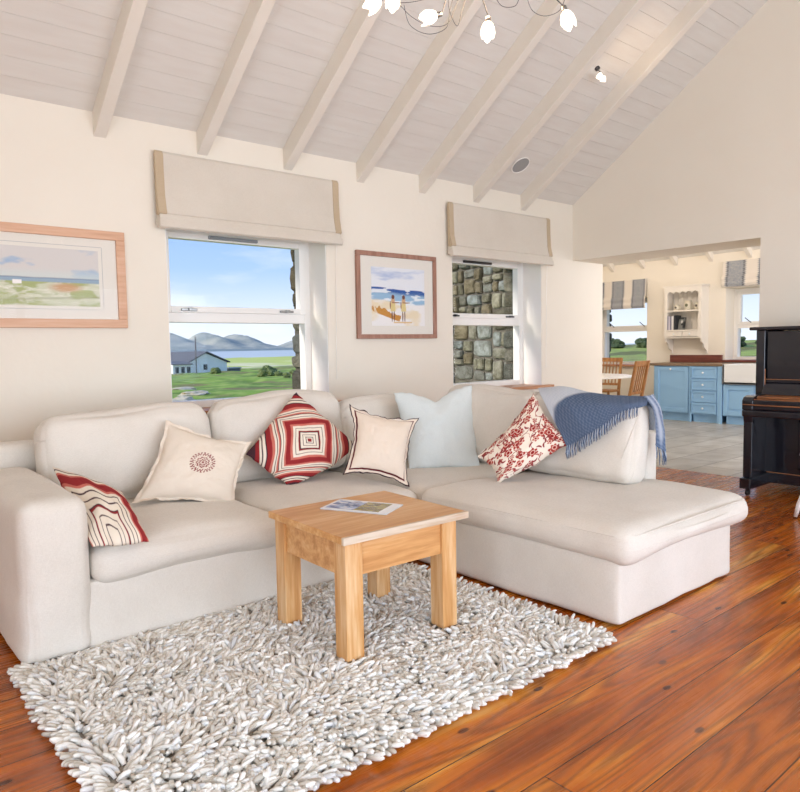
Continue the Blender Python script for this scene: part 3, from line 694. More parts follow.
kn = MB().lathe([(.006, 0), (.006, .012), (.014, .016), (.014, .024), (.004, .03)], (Xk+.36, 2.125, .49), (-1, 0, 0), 12); kn.build('knob', chrome_m, p, smooth=True)
# white curved leg of something standing at the frame edge
o = empty('stool', (5.25, 1.72, 0), 'white curved stool leg at the edge of the picture in front of the piano', 'stool')
for a in range(3):
    an = math.radians(95+a*120); dx, dy = math.cos(an), math.sin(an)
    b = MB(); b.tube([(5.25+dx*.19, 1.72+dy*.19, .012), (5.25+dx*.17, 1.72+dy*.17, .10), (5.25+dx*.12, 1.72+dy*.12, .25), (5.25+dx*.10, 1.72+dy*.10, .44)], [.012, .018, .018, .018], 10); b.build('leg', white_m, o, smooth=True)
MB().lathe([(.0, 0), (.15, 0), (.165, .015), (.165, .03), (.15, .045), (.0, .045)], (5.25, 1.72, .44), (0, 0, 1), 32).build('seat', white_m, o)

# ------------------------------------------------------------------ soft furnishings
def soft_box(name, mtx, half, r, parent, mat, n=22, bulge=(0, 0, 0), wr=.006, seed=0, sag=None, fn=None):
    """rounded, slightly plump box; mtx places it; bulge = extra plumpness along each axis"""
    hx, hy, hz = half; V = []; F = []; key = {}
    def vid(i, j, k):
        q = (i, j, k)
        if q not in key: key[q] = len(V); V.append([2*i/n-1, 2*j/n-1, 2*k/n-1])
        return key[q]
    for a in range(n):
        for c in range(n):
            F.append((vid(a, c, 0), vid(a, c+1, 0), vid(a+1, c+1, 0), vid(a+1, c, 0))); F.append((vid(a, c, n), vid(a+1, c, n), vid(a+1, c+1, n), vid(a, c+1, n)))
            F.append((vid(a, 0, c), vid(a+1, 0, c), vid(a+1, 0, c+1), vid(a, 0, c+1))); F.append((vid(a, n, c), vid(a, n, c+1), vid(a+1, n, c+1), vid(a+1, n, c)))
            F.append((vid(0, a, c), vid(0, a, c+1), vid(0, a+1, c+1), vid(0, a+1, c))); F.append((vid(n, a, c), vid(n, a+1, c), vid(n, a+1, c+1), vid(n, a, c+1)))
    P = np.array(V, float)
    P = np.sign(P)*(1-(1-np.abs(P))**1.25)   # more rows near the edges
    H = np.array([hx, hy, hz]); Q = P*H
    inner = np.clip(Q, -(H-r), H-r); dlt = Q-inner
    ln = np.linalg.norm(dlt, axis=1, keepdims=True); mx = np.abs(dlt).max(axis=1, keepdims=True)
    Q = inner+np.where(ln > 1e-9, dlt/np.maximum(ln, 1e-9)*np.minimum(mx, r), 0)
    b = np.array(bulge, float); w = 1-P**2
    Q[:, 0] += P[:, 0]*b[0]*w[:, 1]*w[:, 2]; Q[:, 1] += P[:, 1]*b[1]*w[:, 0]*w[:, 2]; Q[:, 2] += P[:, 2]*b[2]*w[:, 0]*w[:, 1]
    if wr:
        for ax in range(3):
            o2 = [(1, 2), (0, 2), (0, 1)][ax]
            nn = fbm(Q[:, o2[0]]*5+seed*3.1, Q[:, o2[1]]*5+ax*9, 3, seed)-.5
            Q[:, ax] += wr*2*nn*np.sign(P[:, ax])*(np.abs(P[:, ax]) > .6)
    if fn is not None: Q = fn(Q, P)
    Q = (np.array(mtx.to_3x3()) @ Q.T).T+np.array(mtx.translation)
    o = mesh_obj(name, Q, F, mat, parent, True)
    md = o.modifiers.new('s', 'SUBSURF'); md.levels = 1; md.render_levels = 1
    return o
def T(x, y, z, rx=0, ry=0, rz=0): return Matrix.Translation((x, y, z)) @ Euler(tuple(math.radians(a) for a in (rx, ry, rz))).to_matrix().to_4x4()

sf = empty('corner_sofa', (2.2, 3.4, 0), 'large oatmeal linen corner sofa with a chaise on the right', 'sofa')
def skirted(name, x0, x1, y0, y1, z0, z1, r=.03, seed=0, flare=.012, par=None):
    def fn(Q, P):
        d = np.clip((.10-(Q[:, 2]+(z1-z0)/2))/.10, 0, 1)
        wv = fbm(Q[:, 0]*7+seed, Q[:, 1]*7+seed, 3, seed)-.35
        Q[:, 0] += np.sign(P[:, 0])*(np.abs(P[:, 0]) > .95)*d*flare*wv*2
        Q[:, 1] += np.sign(P[:, 1])*(np.abs(P[:, 1]) > .95)*d*flare*wv*2
        return Q
    return soft_box(name, T((x0+x1)/2, (y0+y1)/2, (z0+z1)/2), ((x1-x0)/2, (y1-y0)/2, (z1-z0)/2), r, par or sf, sofa_m, n=26, wr=.005, seed=seed, fn=fn)
skirted('base', .80, 2.70, 3.00, 4.05, .004, .30, .02, 1)
skirted('chaise_base', 2.63, 3.72, 1.665, 4.05, .004, .305, .03, 2)
# arm: boxy with a softly rounded top
def armfn(Q, P):
    d = np.clip((.10-(Q[:, 2]+.33))/.10, 0, 1); wv = fbm(Q[:, 1]*9, Q[:, 0]*9, 3, 4)-.35; P = P*1.0
    Q[:, 0] += np.sign(P[:, 0])*(P[:, 0] < -.9)*d*.03*wv; Q[:, 1] += (P[:, 1] < -.9)*(-1)*d*.02*wv
    Q[:, 2] += .012*(P[:, 2] > .8)*np.cos(Q[:, 1]*3)
    Q[:, 0] -= (P[:, 0] < -.9)*.012*np.clip(P[:, 2]*-1, 0, 1)
    return Q
soft_box('arm', T(.71, 3.50, .335), (.135, .53, .331), .065, sf, sofa_m, n=28, bulge=(.012, .012, .0), wr=.010, seed=8, fn=armfn)
soft_box('back_frame', T(2.13, 4.09, .395), (1.57, .095, .388), .045, sf, sofa_m, n=30, wr=.005, seed=9)
soft_box('back_frame', T(3.755, 3.13, .37), (.075, .975, .363), .04, sf, sofa_m, n=28, wr=.005, seed=10)
def piping(name, pts, parent): return MB().tube(pts, .0035, 6, closed=True).build(name, sofa_m, parent, smooth=True)
def seat(name, x0, x1, y0, y1, z0, z1, seed, bl=.02, r=.07):
    def fn(Q, P):
        # front edge rolls down over the base; top dips a little where people sit
        Q[:, 2] += .010*np.sin(Q[:, 0]*5+seed)*(P[:, 2] > .5)
        fr = np.clip((-Q[:, 1]-(y1-y0)/2+.16)/.16, 0, 1)
        Q[:, 2] -= (P[:, 2] > 0)*fr**2*.012
        Q[:, 2] += (P[:, 2] < 0)*(.010*np.cos(P[:, 0]*PI))*(np.abs(P[:, 1]) > .9)
        return Q
    return soft_box(name, T((x0+x1)/2, (y0+y1)/2, (z0+z1)/2), ((x1-x0)/2, (y1-y0)/2, (z1-z0)/2), r, sf, sofa_m, n=26, bulge=(.006, .02, bl), wr=.008, seed=seed, fn=fn)
seat('seat_cushion', .845, 1.765, 2.965, 3.98, .275, .445, 21)
seat('seat_cushion', 1.770, 2.66, 2.965, 3.98, .275, .445, 22)
seat('seat_cushion', 2.665, 3.62, 2.95, 3.98, .275, .44, 24)
ch = seat('chaise_cushion', 2.60, 3.80, 1.60, 2.945, .285, .445, 23, .022, .075)
def seam(y0, y1, x0, x1, z):
    pts = []
    R = .09
    for (cx, cy, a0) in ((x1-R, y1-R, 0), (x0+R, y1-R, 90), (x0+R, y0+R, 180), (x1-R, y0+R, 270)):
        for a in range(0, 91, 15): pts.append((cx+R*math.cos(math.radians(a0+a)), cy+R*math.sin(math.radians(a0+a)), z))
    return pts
# back cushions
def back_cushion(x0, x1, z0, z1, yb, lean, seed, t=.20, par=None, rz=0, plump=.045):
    def fn(Q, P):
        hz = (z1-z0)/2
        Q[:, 2] += .012*np.sin(Q[:, 0]*7+seed)*(P[:, 2] > .9)
        Q[:, 1] += .02*np.clip(-P[:, 2], 0, 1)*np.sign(P[:, 1])      # heavier at the bottom
        Q[:, 2] -= .03*np.abs(P[:, 0])**6*(P[:, 2] > .5)
        # soft vertical folds from the top
        Q[:, 1] -= (P[:, 1] < 0)*.010*np.exp(-((P[:, 0]-.35)/.05)**2)*np.clip(P[:, 2], 0, 1)
        return Q
    return soft_box('back_cushion', T((x0+x1)/2, yb, (z0+z1)/2, lean, 0, rz), ((x1-x0)/2, t/2, (z1-z0)/2), .075, sf, sofa_m, n=26, bulge=(.01, plump, .012), wr=.010, seed=seed, fn=fn)
back_cushion(.85, 1.765, .455, .935, 3.84, -10, 31)
back_cushion(1.79, 2.68, .455, .965, 3.84, -9, 32)
back_cushion(2.70, 3.42, .455, .895, 3.86, -9, 33)
# two back cushions along the chaise side (their fronts face the arm)
def side_cushion(y0, y1, z0, z1, xb, lean, seed, rz=0):
    def fn(Q, P):
        Q[:, 1] += .02*np.clip(-P[:, 2], 0, 1)*np.sign(P[:, 1])
        Q[:, 2] -= .02*np.abs(P[:, 0])**6*(P[:, 2] > .5)
        Q[:, 2] += .014*np.sin(Q[:, 0]*6+seed)*(P[:, 2] > .9)
        return Q
    return soft_box('back_cushion', T(xb, (y0+y1)/2, (z0+z1)/2, 0, lean, 0) @ Matrix.Rotation(math.radians(-90+rz), 4, 'Z'), ((y1-y0)/2, .095, (z1-z0)/2), .07, sf, sofa_m, n=26, bulge=(.01, .05, .012), wr=.012, seed=seed, fn=fn)
side_cushion(2.80, 3.66, .455, .960, 3.56, 8, 41)
bc = side_cushion(2.10, 2.86, .450, .945, 3.545, 10, 42, rz=2)
MB().tube([atX(612, 482, 3.44), atX(620, 462, 3.43), atX(630, 437, 3.435), atX(638, 417, 3.45), atX(642, 406, 3.48)], .003, 6).build('piping', sofa_m, bc, smooth=True)
pp = piping('piping', seam(1.612, 2.93, 2.61, 3.782, .417), ch)

# ---- throw pillows
def pillow(name, label, c, right, up, w, h, t, mat, colfn=None, n=90, flange=0.0, pull=.10, seed=0, warp=None, group=None, parts=None, squash=0):
    c = Vector(c); right = Vector(right).normalized(); up = Vector(up); up = (up-right*up.dot(right)).normalized(); nrm = right.cross(up)
    g = np.linspace(-1, 1, n); U, V = np.meshgrid(g, g)
    e = 1-flange
    uu = np.clip(np.abs(U)/e, 0, 1); vv = np.clip(np.abs(V)/e, 0, 1)
    th = ((1-uu**2.2)*(1-vv**2.2))**.55
    wrn = fbm(U*3+seed*5, V*3+seed*7, 4, seed)-.5
    ang = np.arctan2(V, U); rad = np.maximum(np.abs(U), np.abs(V))
    cr = np.sin(ang*11+fbm(U*2, V*2, 2, seed+3)*8)*.06*rad**2*th**.3
    X = w/2*U*(1-pull*(1-V**2)*np.abs(U)**1.5); Y = h/2*V*(1-pull*(1-U**2)*np.abs(V)**1.5)
    fl = np.clip((rad-e)/max(flange, 1e-6), 0, 1) if flange else 0*U
    zwave = (fbm(U*5+seed, V*5-seed, 2, seed+9)-.5)*.05*fl
    X = X+(fbm(V*6, U*2+seed, 2, seed+1)-.5)*.02*(np.abs(U) > .7)*np.sign(U); Y = Y+(fbm(U*6, V*2+seed, 2, seed+2)-.5)*.02*(np.abs(V) > .7)*np.sign(V)
    vs = []
    for s_ in (1, -1):
        Z = s_*(t/2*th*(1+.25*wrn+cr)+.0015)+zwave
        if squash: Z = Z
        x2, y2, z2 = X, Y, Z
        if warp: x2, y2, z2 = warp(X, Y, Z, U, V)
        vs.append(np.array(c)+x2[..., None]*np.array(right)+y2[..., None]*np.array(up)+z2[..., None]*np.array(nrm))
    idx = np.arange(n*n).reshape(n, n)
    f = np.stack([idx[:-1, :-1], idx[:-1, 1:], idx[1:, 1:], idx[1:, :-1]], -1).reshape(-1, 4)
    f2 = f[:, ::-1]+n*n
    rim = np.concatenate([idx[0, :], idx[1:, -1], idx[-1, -2::-1], idx[-2:0:-1, 0]]); r2 = np.roll(rim, -1)
    fr = np.stack([r2, rim, rim+n*n, r2+n*n], -1)
    P = np.concatenate([vs[0].reshape(-1, 3), vs[1].reshape(-1, 3)])
    cols = None
    if colfn is not None:
        cc = colfn(U, V).reshape(-1, 3); cols = np.concatenate([cc, cc])
    cat = 'pillow'
    o = mesh_obj(name, P, np.concatenate([f, f2, fr]), mat, None, True, cols=cols)
    tag(o, label, cat, group)
    return o
cloth_m = vcol('printed_cotton', .95, bump=.15, bscale=500, spec=.15)
RED, CRM, DK, PNK = lin255([142, 44, 46]), lin255([226, 214, 196]), lin255([70, 44, 50]), lin255([196, 110, 96])
def stripes(d, seq):
    """seq of (upto, colour)"""
    c = np.zeros(d.shape+(3,)); c[:] = seq[-1][1]
    for lim, col in seq[::-1]: c = mixc(c, col, sst(lim+.006, lim-.006, d))
    return c
SEQ = [(.05, RED), (.08, CRM), (.10, DK), (.16, CRM), (.175, DK), (.235, CRM), (.26, DK), (.29, RED), (.36, CRM), (.375, DK), (.44, CRM), (.50, PNK), (.62, RED), (.66, PNK), (.70, CRM), (.715, DK), (.77, CRM), (.79, DK), (.83, PNK), (.86, CRM), (.88, DK), (.93, CRM), (1.0, PNK), (1.12, RED), (1.15, DK), (1.22, CRM), (1.25, DK), (1.3, CRM), (1.4, RED), (2, DK)]
def red_stripe(U, V):
    U = U-.09; V = V+.06; a = math.radians(45); x = (U*math.cos(a)-V*math.sin(a))+.015*np.sin(V*9); y = (U*math.sin(a)+V*math.cos(a))+.015*np.sin(U*8)
    return stripes(np.maximum(np.abs(x), np.abs(y))*1.08, SEQ)
def red_stripe2(U, V):
    x = np.abs(U+.12)*.72+.02*np.sin(V*9); y = (V+1.0)*.46+.03*np.sin(U*8)
    c = stripes(np.maximum(x, y), [(.10, CRM), (.12, DK), (.20, CRM), (.215, DK), (.30, CRM), (.325, RED), (.34, DK), (.42, CRM), (.44, DK), (.52, CRM), (.54, DK), (.60, CRM), (.64, PNK), (.76, RED), (.79, PNK), (.83, CRM), (.85, DK), (.92, CRM), (2, PNK)])
    return c
def emblem(U, V):
    c = np.ones(U.shape+(3,))*lin255([222, 209, 192]); r = np.hypot(U-.04, V+.02); a = np.arctan2(V+.02, U-.04)
    m1 = sst(.165, .15, r)*(np.sin(r*115+np.sin(a*9)*1.6) > -.1)
    m2 = (np.abs(r-.215-.02*np.sin(a*24)) < .018)*(np.sin(a*12+1) > -.75)
    m3 = (np.abs(r-.25) < .022)*(np.sin(a*24) > .1)
    return mixc(c, lin255([128, 42, 46]), np.clip(m1+m2+m3, 0, 1)*.95)
def piped(U, V):
    c = np.ones(U.shape+(3,))*lin255([222, 206, 188]); d = np.maximum(np.abs(U), np.abs(V))
    c = mixc(c, lin255([98, 40, 46]), (np.abs(d-.87) < .018)*1.0); c = mixc(c, lin255([60, 38, 44]), (d > .962)*1.0); return c
def floral(U, V):
    c = np.ones(U.shape+(3,))*lin255([228, 215, 198]); rg = np.random.default_rng(4)
    # scrolling vines
    wv = np.abs(fbm(U*2.4+3, V*2.4, 3, 21)-.5); c = mixc(c, lin255([132, 60, 56]), sst(.022, .012, wv)); wv = np.abs(fbm(U*3+13, V*3, 3, 27)-.5); c = mixc(c, lin255([165, 70, 62]), sst(.02, .01, wv))
    for k in range(70):
        x, y = rg.uniform(-1, 1, 2); s = rg.uniform(.06, .15); ph = rg.uniform(0, 6); r = np.hypot(U-x, V-y); a = np.arctan2(V-y, U-x)
        npz = rg.integers(4, 7); pet = s*(.55+.45*np.abs(np.cos(a*npz/2+ph)))
        col = lin255([158, 44, 38]) if k % 3 else lin255([176, 74, 62])
        c = mixc(c, col, sst(pet, pet*.88, r)); c = mixc(c, lin255([228, 208, 190]), sst(.014, .006, np.abs(r-s*.42))*.8); c = mixc(c, lin255([120, 28, 30]), sst(s*.2, s*.15, r))
    for k in range(60):
        x, y = rg.uniform(-1, 1, 2); an = rg.uniform(0, 6); dx = (U-x)*math.cos(an)+(V-y)*math.sin(an); dy = -(U-x)*math.sin(an)+(V-y)*math.cos(an)
        c = mixc(c, lin255([140, 56, 56]), ((dx/.085)**2+((dy+dx*dx*4)/.026)**2 < 1)*1.0)
    return c
def pillow_c(label, corners, P0, nrm, t, mat, colfn=None, n=90, flange=0.0, pull=.08, seed=0, warp=None):
    """corners: picture points of bottom-left, bottom-right, top-right, top-left on the plane through P0 with normal nrm"""
    nrm = Vector(nrm).normalized(); C4 = []
    for (x, y) in corners:
        q = Vector(_ray(x, y)); k = (Vector(P0)-Vector((0, 0, CAM_H))).dot(nrm)/q.dot(nrm); C4.append(q*k+Vector((0, 0, CAM_H)))
    BL, BR, TR, TL = C4; g = np.linspace(-1, 1, n); U, V = np.meshgrid(g, g); e = 1-flange
    uu = np.clip(np.abs(U)/e, 0, 1); vv = np.clip(np.abs(V)/e, 0, 1); th = ((1-uu**2.2)*(1-vv**2.2))**.55
    wrn = fbm(U*3+seed*5, V*3+seed*7, 4, seed)-.5; ang = np.arctan2(V, U); rad = np.maximum(np.abs(U), np.abs(V))
    cr = np.sin(ang*9+fbm(U*2, V*2, 2, seed+3)*8)*.07*rad**2*th**.3
    u2 = U*(1-pull*(1-V**2)*np.abs(U)**1.5); v2 = V*(1-pull*(1-U**2)*np.abs(V)**1.5)
    u2 = u2+(fbm(V*5, U*1.5+seed, 2, seed+1)-.5)*.07*(np.abs(U)**4)*np.sign(U); v2 = v2+(fbm(U*5, V*1.5+seed, 2, seed+2)-.5)*.07*(np.abs(V)**4)*np.sign(V)
    a = (u2+1)/2; b = (v2+1)/2
    Pm = ((1-a)*(1-b))[..., None]*np.array(BL)+(a*(1-b))[..., None]*np.array(BR)+(a*b)[..., None]*np.array(TR)+((1-a)*b)[..., None]*np.array(TL)
    fl = np.clip((rad-e)/max(flange, 1e-6), 0, 1) if flange else 0*U
    zw = (fbm(U*5+seed, V*5-seed, 2, seed+9)-.5)*.05*fl
    if nrm.dot(Vector(_ray(400, 396))) > 0: nrm = -nrm
    up = (TL+TR-BL-BR).normalized()
    vs = []
    for s_ in (1, -1):
        Z = s_*(t/2*th*(1+.3*wrn+cr)+.0015)+zw; W = 0*Z
        if warp: Z, W = warp(Z, U, V)
        vs.append(Pm+Z[..., None]*np.array(nrm)+W[..., None]*np.array(up))
    idx = np.arange(n*n).reshape(n, n); f = np.stack([idx[:-1, :-1], idx[:-1, 1:], idx[1:, 1:], idx[1:, :-1]], -1).reshape(-1, 4)
    rim = np.concatenate([idx[0, :], idx[1:, -1], idx[-1, -2::-1], idx[-2:0:-1, 0]]); r2 = np.roll(rim, -1)
    fr = np.stack([r2, rim, rim+n*n, r2+n*n], -1); P = np.concatenate([vs[0].reshape(-1, 3), vs[1].reshape(-1, 3)]); cols = None
    if colfn is not None: cc = colfn(U, V).reshape(-1, 3); cols = np.concatenate([cc, cc])
    return tag(mesh_obj('throw_pillow', P, np.concatenate([f, f[:, ::-1]+n*n, fr]), mat, None, True, cols=cols), label, 'pillow')
pillow_c('cream flanged pillow embroidered with a round dark red medallion', [(131, 504), (236, 506), (251, 443), (166, 419)], atY(196, 463, 3.53), (-.12, -.86, .50), .15, cloth_m, emblem, 150, .09, .13, 3)
def sq(Z, U, V):
    k = np.clip((-U-V)/2-.45, 0, 1); return Z+.05*k, .14*k
pillow_c('red, cream and black striped pillow with nested squares, standing on its corner', [(299, 497), (357, 446), (296, 392), (246, 454)], atY(300, 445, 3.56), (-.15, -.86, .45), .17, cloth_m, red_stripe, 190, 0, .02, 5, sq)
pillow_c('small cream pillow edged with double dark red piping', [(343, 474), (408, 488), (420, 417), (349, 404)], atY(381, 447, 3.25), (-.25, -.84, .45), .13, cloth_m, piped, 150, .12, .20, 7)
def chop(Z, U, V):
    k = np.exp(-np.abs((U-.0)/.38)**1.4)*np.clip((V-.0)/1., 0, 1)**1.3; return Z*(1-.35*k), -.085*k
pillow_c('plain pale blue pillow with a dented top in the sofa corner', [(409, 470), (480, 469), (472, 385), (394, 392)], atY(437, 430, 3.42), (-.50, -.78, .38), .15, paleblue_m, None, 70, 0, .05, 9, chop)
def sq2(Z, U, V):
    k = np.clip((-U-V)/2-.5, 0, 1); return Z+.05*k, .10*k
pillow_c('red and cream floral pillow tilted against the chaise side cushions', [(502, 493), (575, 442), (534, 392), (477, 457)], atX(525, 437, 3.24), (-.72, -.58, .50), .15, cloth_m, floral, 200, .03, .15, 12, sq2)
A_, B_, C_ = atZ(96, 544, .462), atZ(146, 541, .458), atX(54, 470, .845)
pillow_c('red and cream striped pillow slumped between the left sofa arm and seat', [(92, 546), (149, 541), (122, 492), (52, 467)], A_, (B_-A_).cross(C_-A_), .12, cloth_m, red_stripe2, 150, 0, .0, 15)

# ---- blue throw over the chaise side cushion
thr = empty('throw_blanket', (3.6, 2.4, .9), 'navy and pale blue woven throw with a fringe, draped over the side cushion', 'blanket')
def drape(name, rows, fn, parent, n1=50, n2=30, th=.007):
    """rows: list of control polylines (world points); smooth surface through them"""
    R = [np.array(r, float) for r in rows]
    def cr(P, t):
        m = len(P)-1; k = np.clip(t*m, 0, m-1e-6); i = int(k); f = k-i
        p0 = P[max(i-1, 0)]; p1 = P[i]; p2 = P[i+1]; p3 = P[min(i+2, m)]
        return .5*((2*p1)+(-p0+p2)*f+(2*p0-5*p1+4*p2-p3)*f*f+(-p0+3*p1-3*p2+p3)*f**3)
    G = np.zeros((n2, n1, 3))
    for a in range(n1):
        col = np.array([cr(r, a/(n1-1)) for r in R])
        for c_ in range(n2): G[c_, a] = cr(col, c_/(n2-1))
    gx, gy = np.meshgrid(np.linspace(0, 1, n1), np.linspace(0, 1, n2))
    G[..., 2] += (fbm(gx*7, gy*5, 3, 3)-.5)*.012
    G[..., 0] += (fbm(gx*6, gy*6, 3, 8)-.5)*.012
    c = fn(gx, gy); idx = np.arange(n1*n2).reshape(n2, n1)
    f = np.stack([idx[:-1, :-1], idx[:-1, 1:], idx[1:, 1:], idx[1:, :-1]], -1).reshape(-1, 4)
    o = mesh_obj(name, G.reshape(-1, 3), f, cloth_m, parent, True, cols=c.reshape(-1, 3))
    md = o.modifiers.new('th', 'SOLIDIFY'); md.thickness = th; md.offset = 0
    return o, G
NAVY, PALE = lin255([78, 96, 124]), lin255([200, 206, 214])
def weave(gx, gy, navy):
    h = (np.sin(gx*170)*np.sin(gy*150) > .1)*1.0
    c = mixc(np.ones(gx.shape+(3,))*lin255([150, 160, 176]), NAVY, .55+.45*(1-h*.6)); pal = np.ones(gx.shape+(3,))*PALE; pal = mixc(pal, lin255([170, 182, 198]), h*.35)
    return mixc(pal, c, navy)
ridge = [atX(538, 391, 3.56), atX(562, 390, 3.56), atX(590, 396, 3.57), atX(620, 399, 3.58), atX(648, 400, 3.58)]
ridge = [v+Vector((0, 0, .018)) for v in ridge]
back = [v+Vector((.10, .02, -.05)) for v in ridge]
back0 = [v+Vector((.13, .03, -.20)) for v in ridge]
mid = [atX(546, 404, 3.46), atX(566, 406, 3.44), atX(594, 406, 3.46), atX(621, 405, 3.49), atX(648, 403, 3.53)]
mid = [v+Vector((-.030, -.012, .012)) for v in mid]
low = [atX(569, 446, 3.375), atX(585, 437, 3.385), atX(604, 425, 3.41), atX(624, 411, 3.46), atX(647, 405, 3.51)]
low = [v+Vector((-.03, -.012, .0)) for v in low]
def fl1(gx, gy):
    e = (gx-.0)*1.0; nv = sst(.68, .71, gy*.80+gx*.55)
    return weave(gx, gy, nv)
f1, G1 = drape('front_fold', [[np.array(v) for v in r] for r in (back0, back, ridge, mid, low)], fl1, thr, 150, 120)
# end fold hanging down outside the cushion end and the sofa frame
def P3(x, y, z): return np.array((x, y, z))
e0 = [P3(3.54, 2.09, .955), P3(3.56, 2.06, .960), P3(3.60, 2.07, .962), P3(3.66, 2.09, .945)]
e1 = [P3(3.575, 2.055, .885), P3(3.60, 2.03, .885), P3(3.635, 2.04, .875), P3(3.68, 2.07, .86)]
e2 = [P3(3.60, 2.05, .77), P3(3.635, 2.02, .765), P3(3.665, 2.045, .755), P3(3.72, 2.07, .76)]
e3 = [P3(3.60, 2.045, .67), P3(3.635, 2.01, .64), P3(3.67, 2.04, .65), P3(3.73, 2.07, .67)]
f2, G2 = drape('end_fold', [e0, e1, e2, e3], lambda gx, gy: weave(gx, gy*.6, .65+.5*sst(.75, .95, gy)+.3*np.sin(gx*26)), thr, 30, 50)
fb = MB(); rg = random.Random(3)
for i in range(84):
    k = i/83*.9; a = int(k*149); p0 = Vector(G1[-1, a]); 
    L = .075*(1-.35*k)*rg.uniform(.85, 1.1); dv = Vector((rg.uniform(-.012, .004), rg.uniform(-.02, .012), -1)).normalized()
    fb.tube([p0+Vector((-.004, 0, .004)), p0+dv*L*.5+Vector((-.012, rg.uniform(-.005, .005), 0)), p0+dv*L+Vector((-.010+L*.1, 0, 0))], [.0022, .0026, .0012], 5)
mesh_obj('fringe', fb.v, fb.f, cloth_m, f1, True, cols=np.array([lin255([78, 94, 122]) if (i // 15) % 3 else lin255([178, 188, 202]) for i in range(len(fb.v))]))
fb = MB()
for i in range(18):
    k = i/17; a = int(k*29); p0 = Vector(G2[-1, a]); L = rg.uniform(.05, .10); fb.tube([p0+Vector((0, 0, .004)), p0+Vector((rg.uniform(-.006, .006), -.008, -L*.5)), p0+Vector((rg.uniform(-.01, .01), -.004, -L))], [.003, .003, .0015], 5)
cf = np.array([lin255([78, 94, 122]) if (i // 15) % 3 else lin255([178, 188, 202]) for i in range(len(fb.v))])
mesh_obj('fringe', fb.v, fb.f, cloth_m, f2, True, cols=cf)

# ------------------------------------------------------------------ coffee table
tb = empty('coffee_table', (1.83, 2.42, 0), 'small square pine coffee table with a worn edge, standing on the shaggy rug', 'table')
TM = Matrix.Translation((1.838, 2.416, 0)) @ Matrix.Rotation(math.radians(-1.8), 4, 'Z')
hx, hy = .325, .30
tm = MB().box((-hx, -hy, .500), (hx, hy, .530), 0, TM); o = tm.build('tabletop', pine_top, tb, bevel=.003)
MB().box((-hx-.002, -hy-.004, .501), (hx+.002, -hy+.012, .5305), 0, TM).build('worn_edge', pine_worn, o, bevel=.002)
lg = .082; ox0, ox1, oy0, oy1 = -hx+.02, hx-.05, -hy+.02, hy-.02
for (x, y) in ((ox0, oy0), (ox1-lg, oy0), (ox0, oy1-lg), (ox1-lg, oy1-lg)):
    MB().box((x, y, .031), (x+lg, y+lg, .4995), 0, TM).build('leg', pine_z, tb, bevel=.004)
for q in (((ox0+lg, oy0+.012, .36), (ox1-lg, oy0+.034, .4995)), ((ox0+lg, oy1-.034, .36), (ox1-lg, oy1-.012, .4995)), ((ox0+.012, oy0+lg, .36), (ox0+.034, oy1-lg, .4995)), ((ox1-.034, oy0+lg, .36), (ox1-.012, oy1-lg, .4995))):
    MB().box(*q, 0, TM).build('apron', pine_x, tb, bevel=.002)
# magazine
mg = empty('magazine', (1.9, 2.45, .531), 'glossy magazine with coastal photographs on its cover, lying on the coffee table', 'magazine')
q = [atZ(320, 508, .536), atZ(386, 514, .536), atZ(404, 500, .536), atZ(340, 499, .536)]
q[2] = q[1]+q[3]-q[0]
o_, r_, u_v = q[0], q[1]-q[0], q[3]-q[0]
def magfn(gx, gy):
    c = np.ones(gx.shape+(3,))*lin255([232, 236, 240]); a = fbm(gx*6, gy*4, 4, 5)
    blue = mixc(np.ones(gx.shape+(3,))*lin255([150, 170, 205]), lin255([80, 100, 145]), sst(.45, .6, a)); green = mixc(np.ones(gx.shape+(3,))*lin255([150, 142, 88]), lin255([98, 92, 52]), sst(.4, .6, fbm(gx*9, gy*7, 4, 8)))
    inn = (gx > .04)*(gx < .86)*(gy > .1)*(gy < .93)
    c = mixc(c, blue, inn*(gx < .48)*1.0); c = mixc(c, green, inn*(gx >= .48)*1.0)
    c = mixc(c, lin255([225, 228, 235]), inn*sst(.53, .6, fbm(gx*7+4, gy*10, 3, 12))*(gx < .48)*.8); return c
mag_m = vcol('glossy_print', .2, spec=.5)
pg = MB(); w_ = Vector((0, 0, -1)); pg.prism([q[0]+w_*.0005, q[1]+w_*.0005, q[2]+w_*.0005, q[3]+w_*.0005], (0, 0, -.0045)); pg.build('pages', new_mat('page_edges', 'cfd2d6', .8), mg)
paint_panel('cover', o_, r_, u_v, 90, 50, magfn, mag_m, mg)

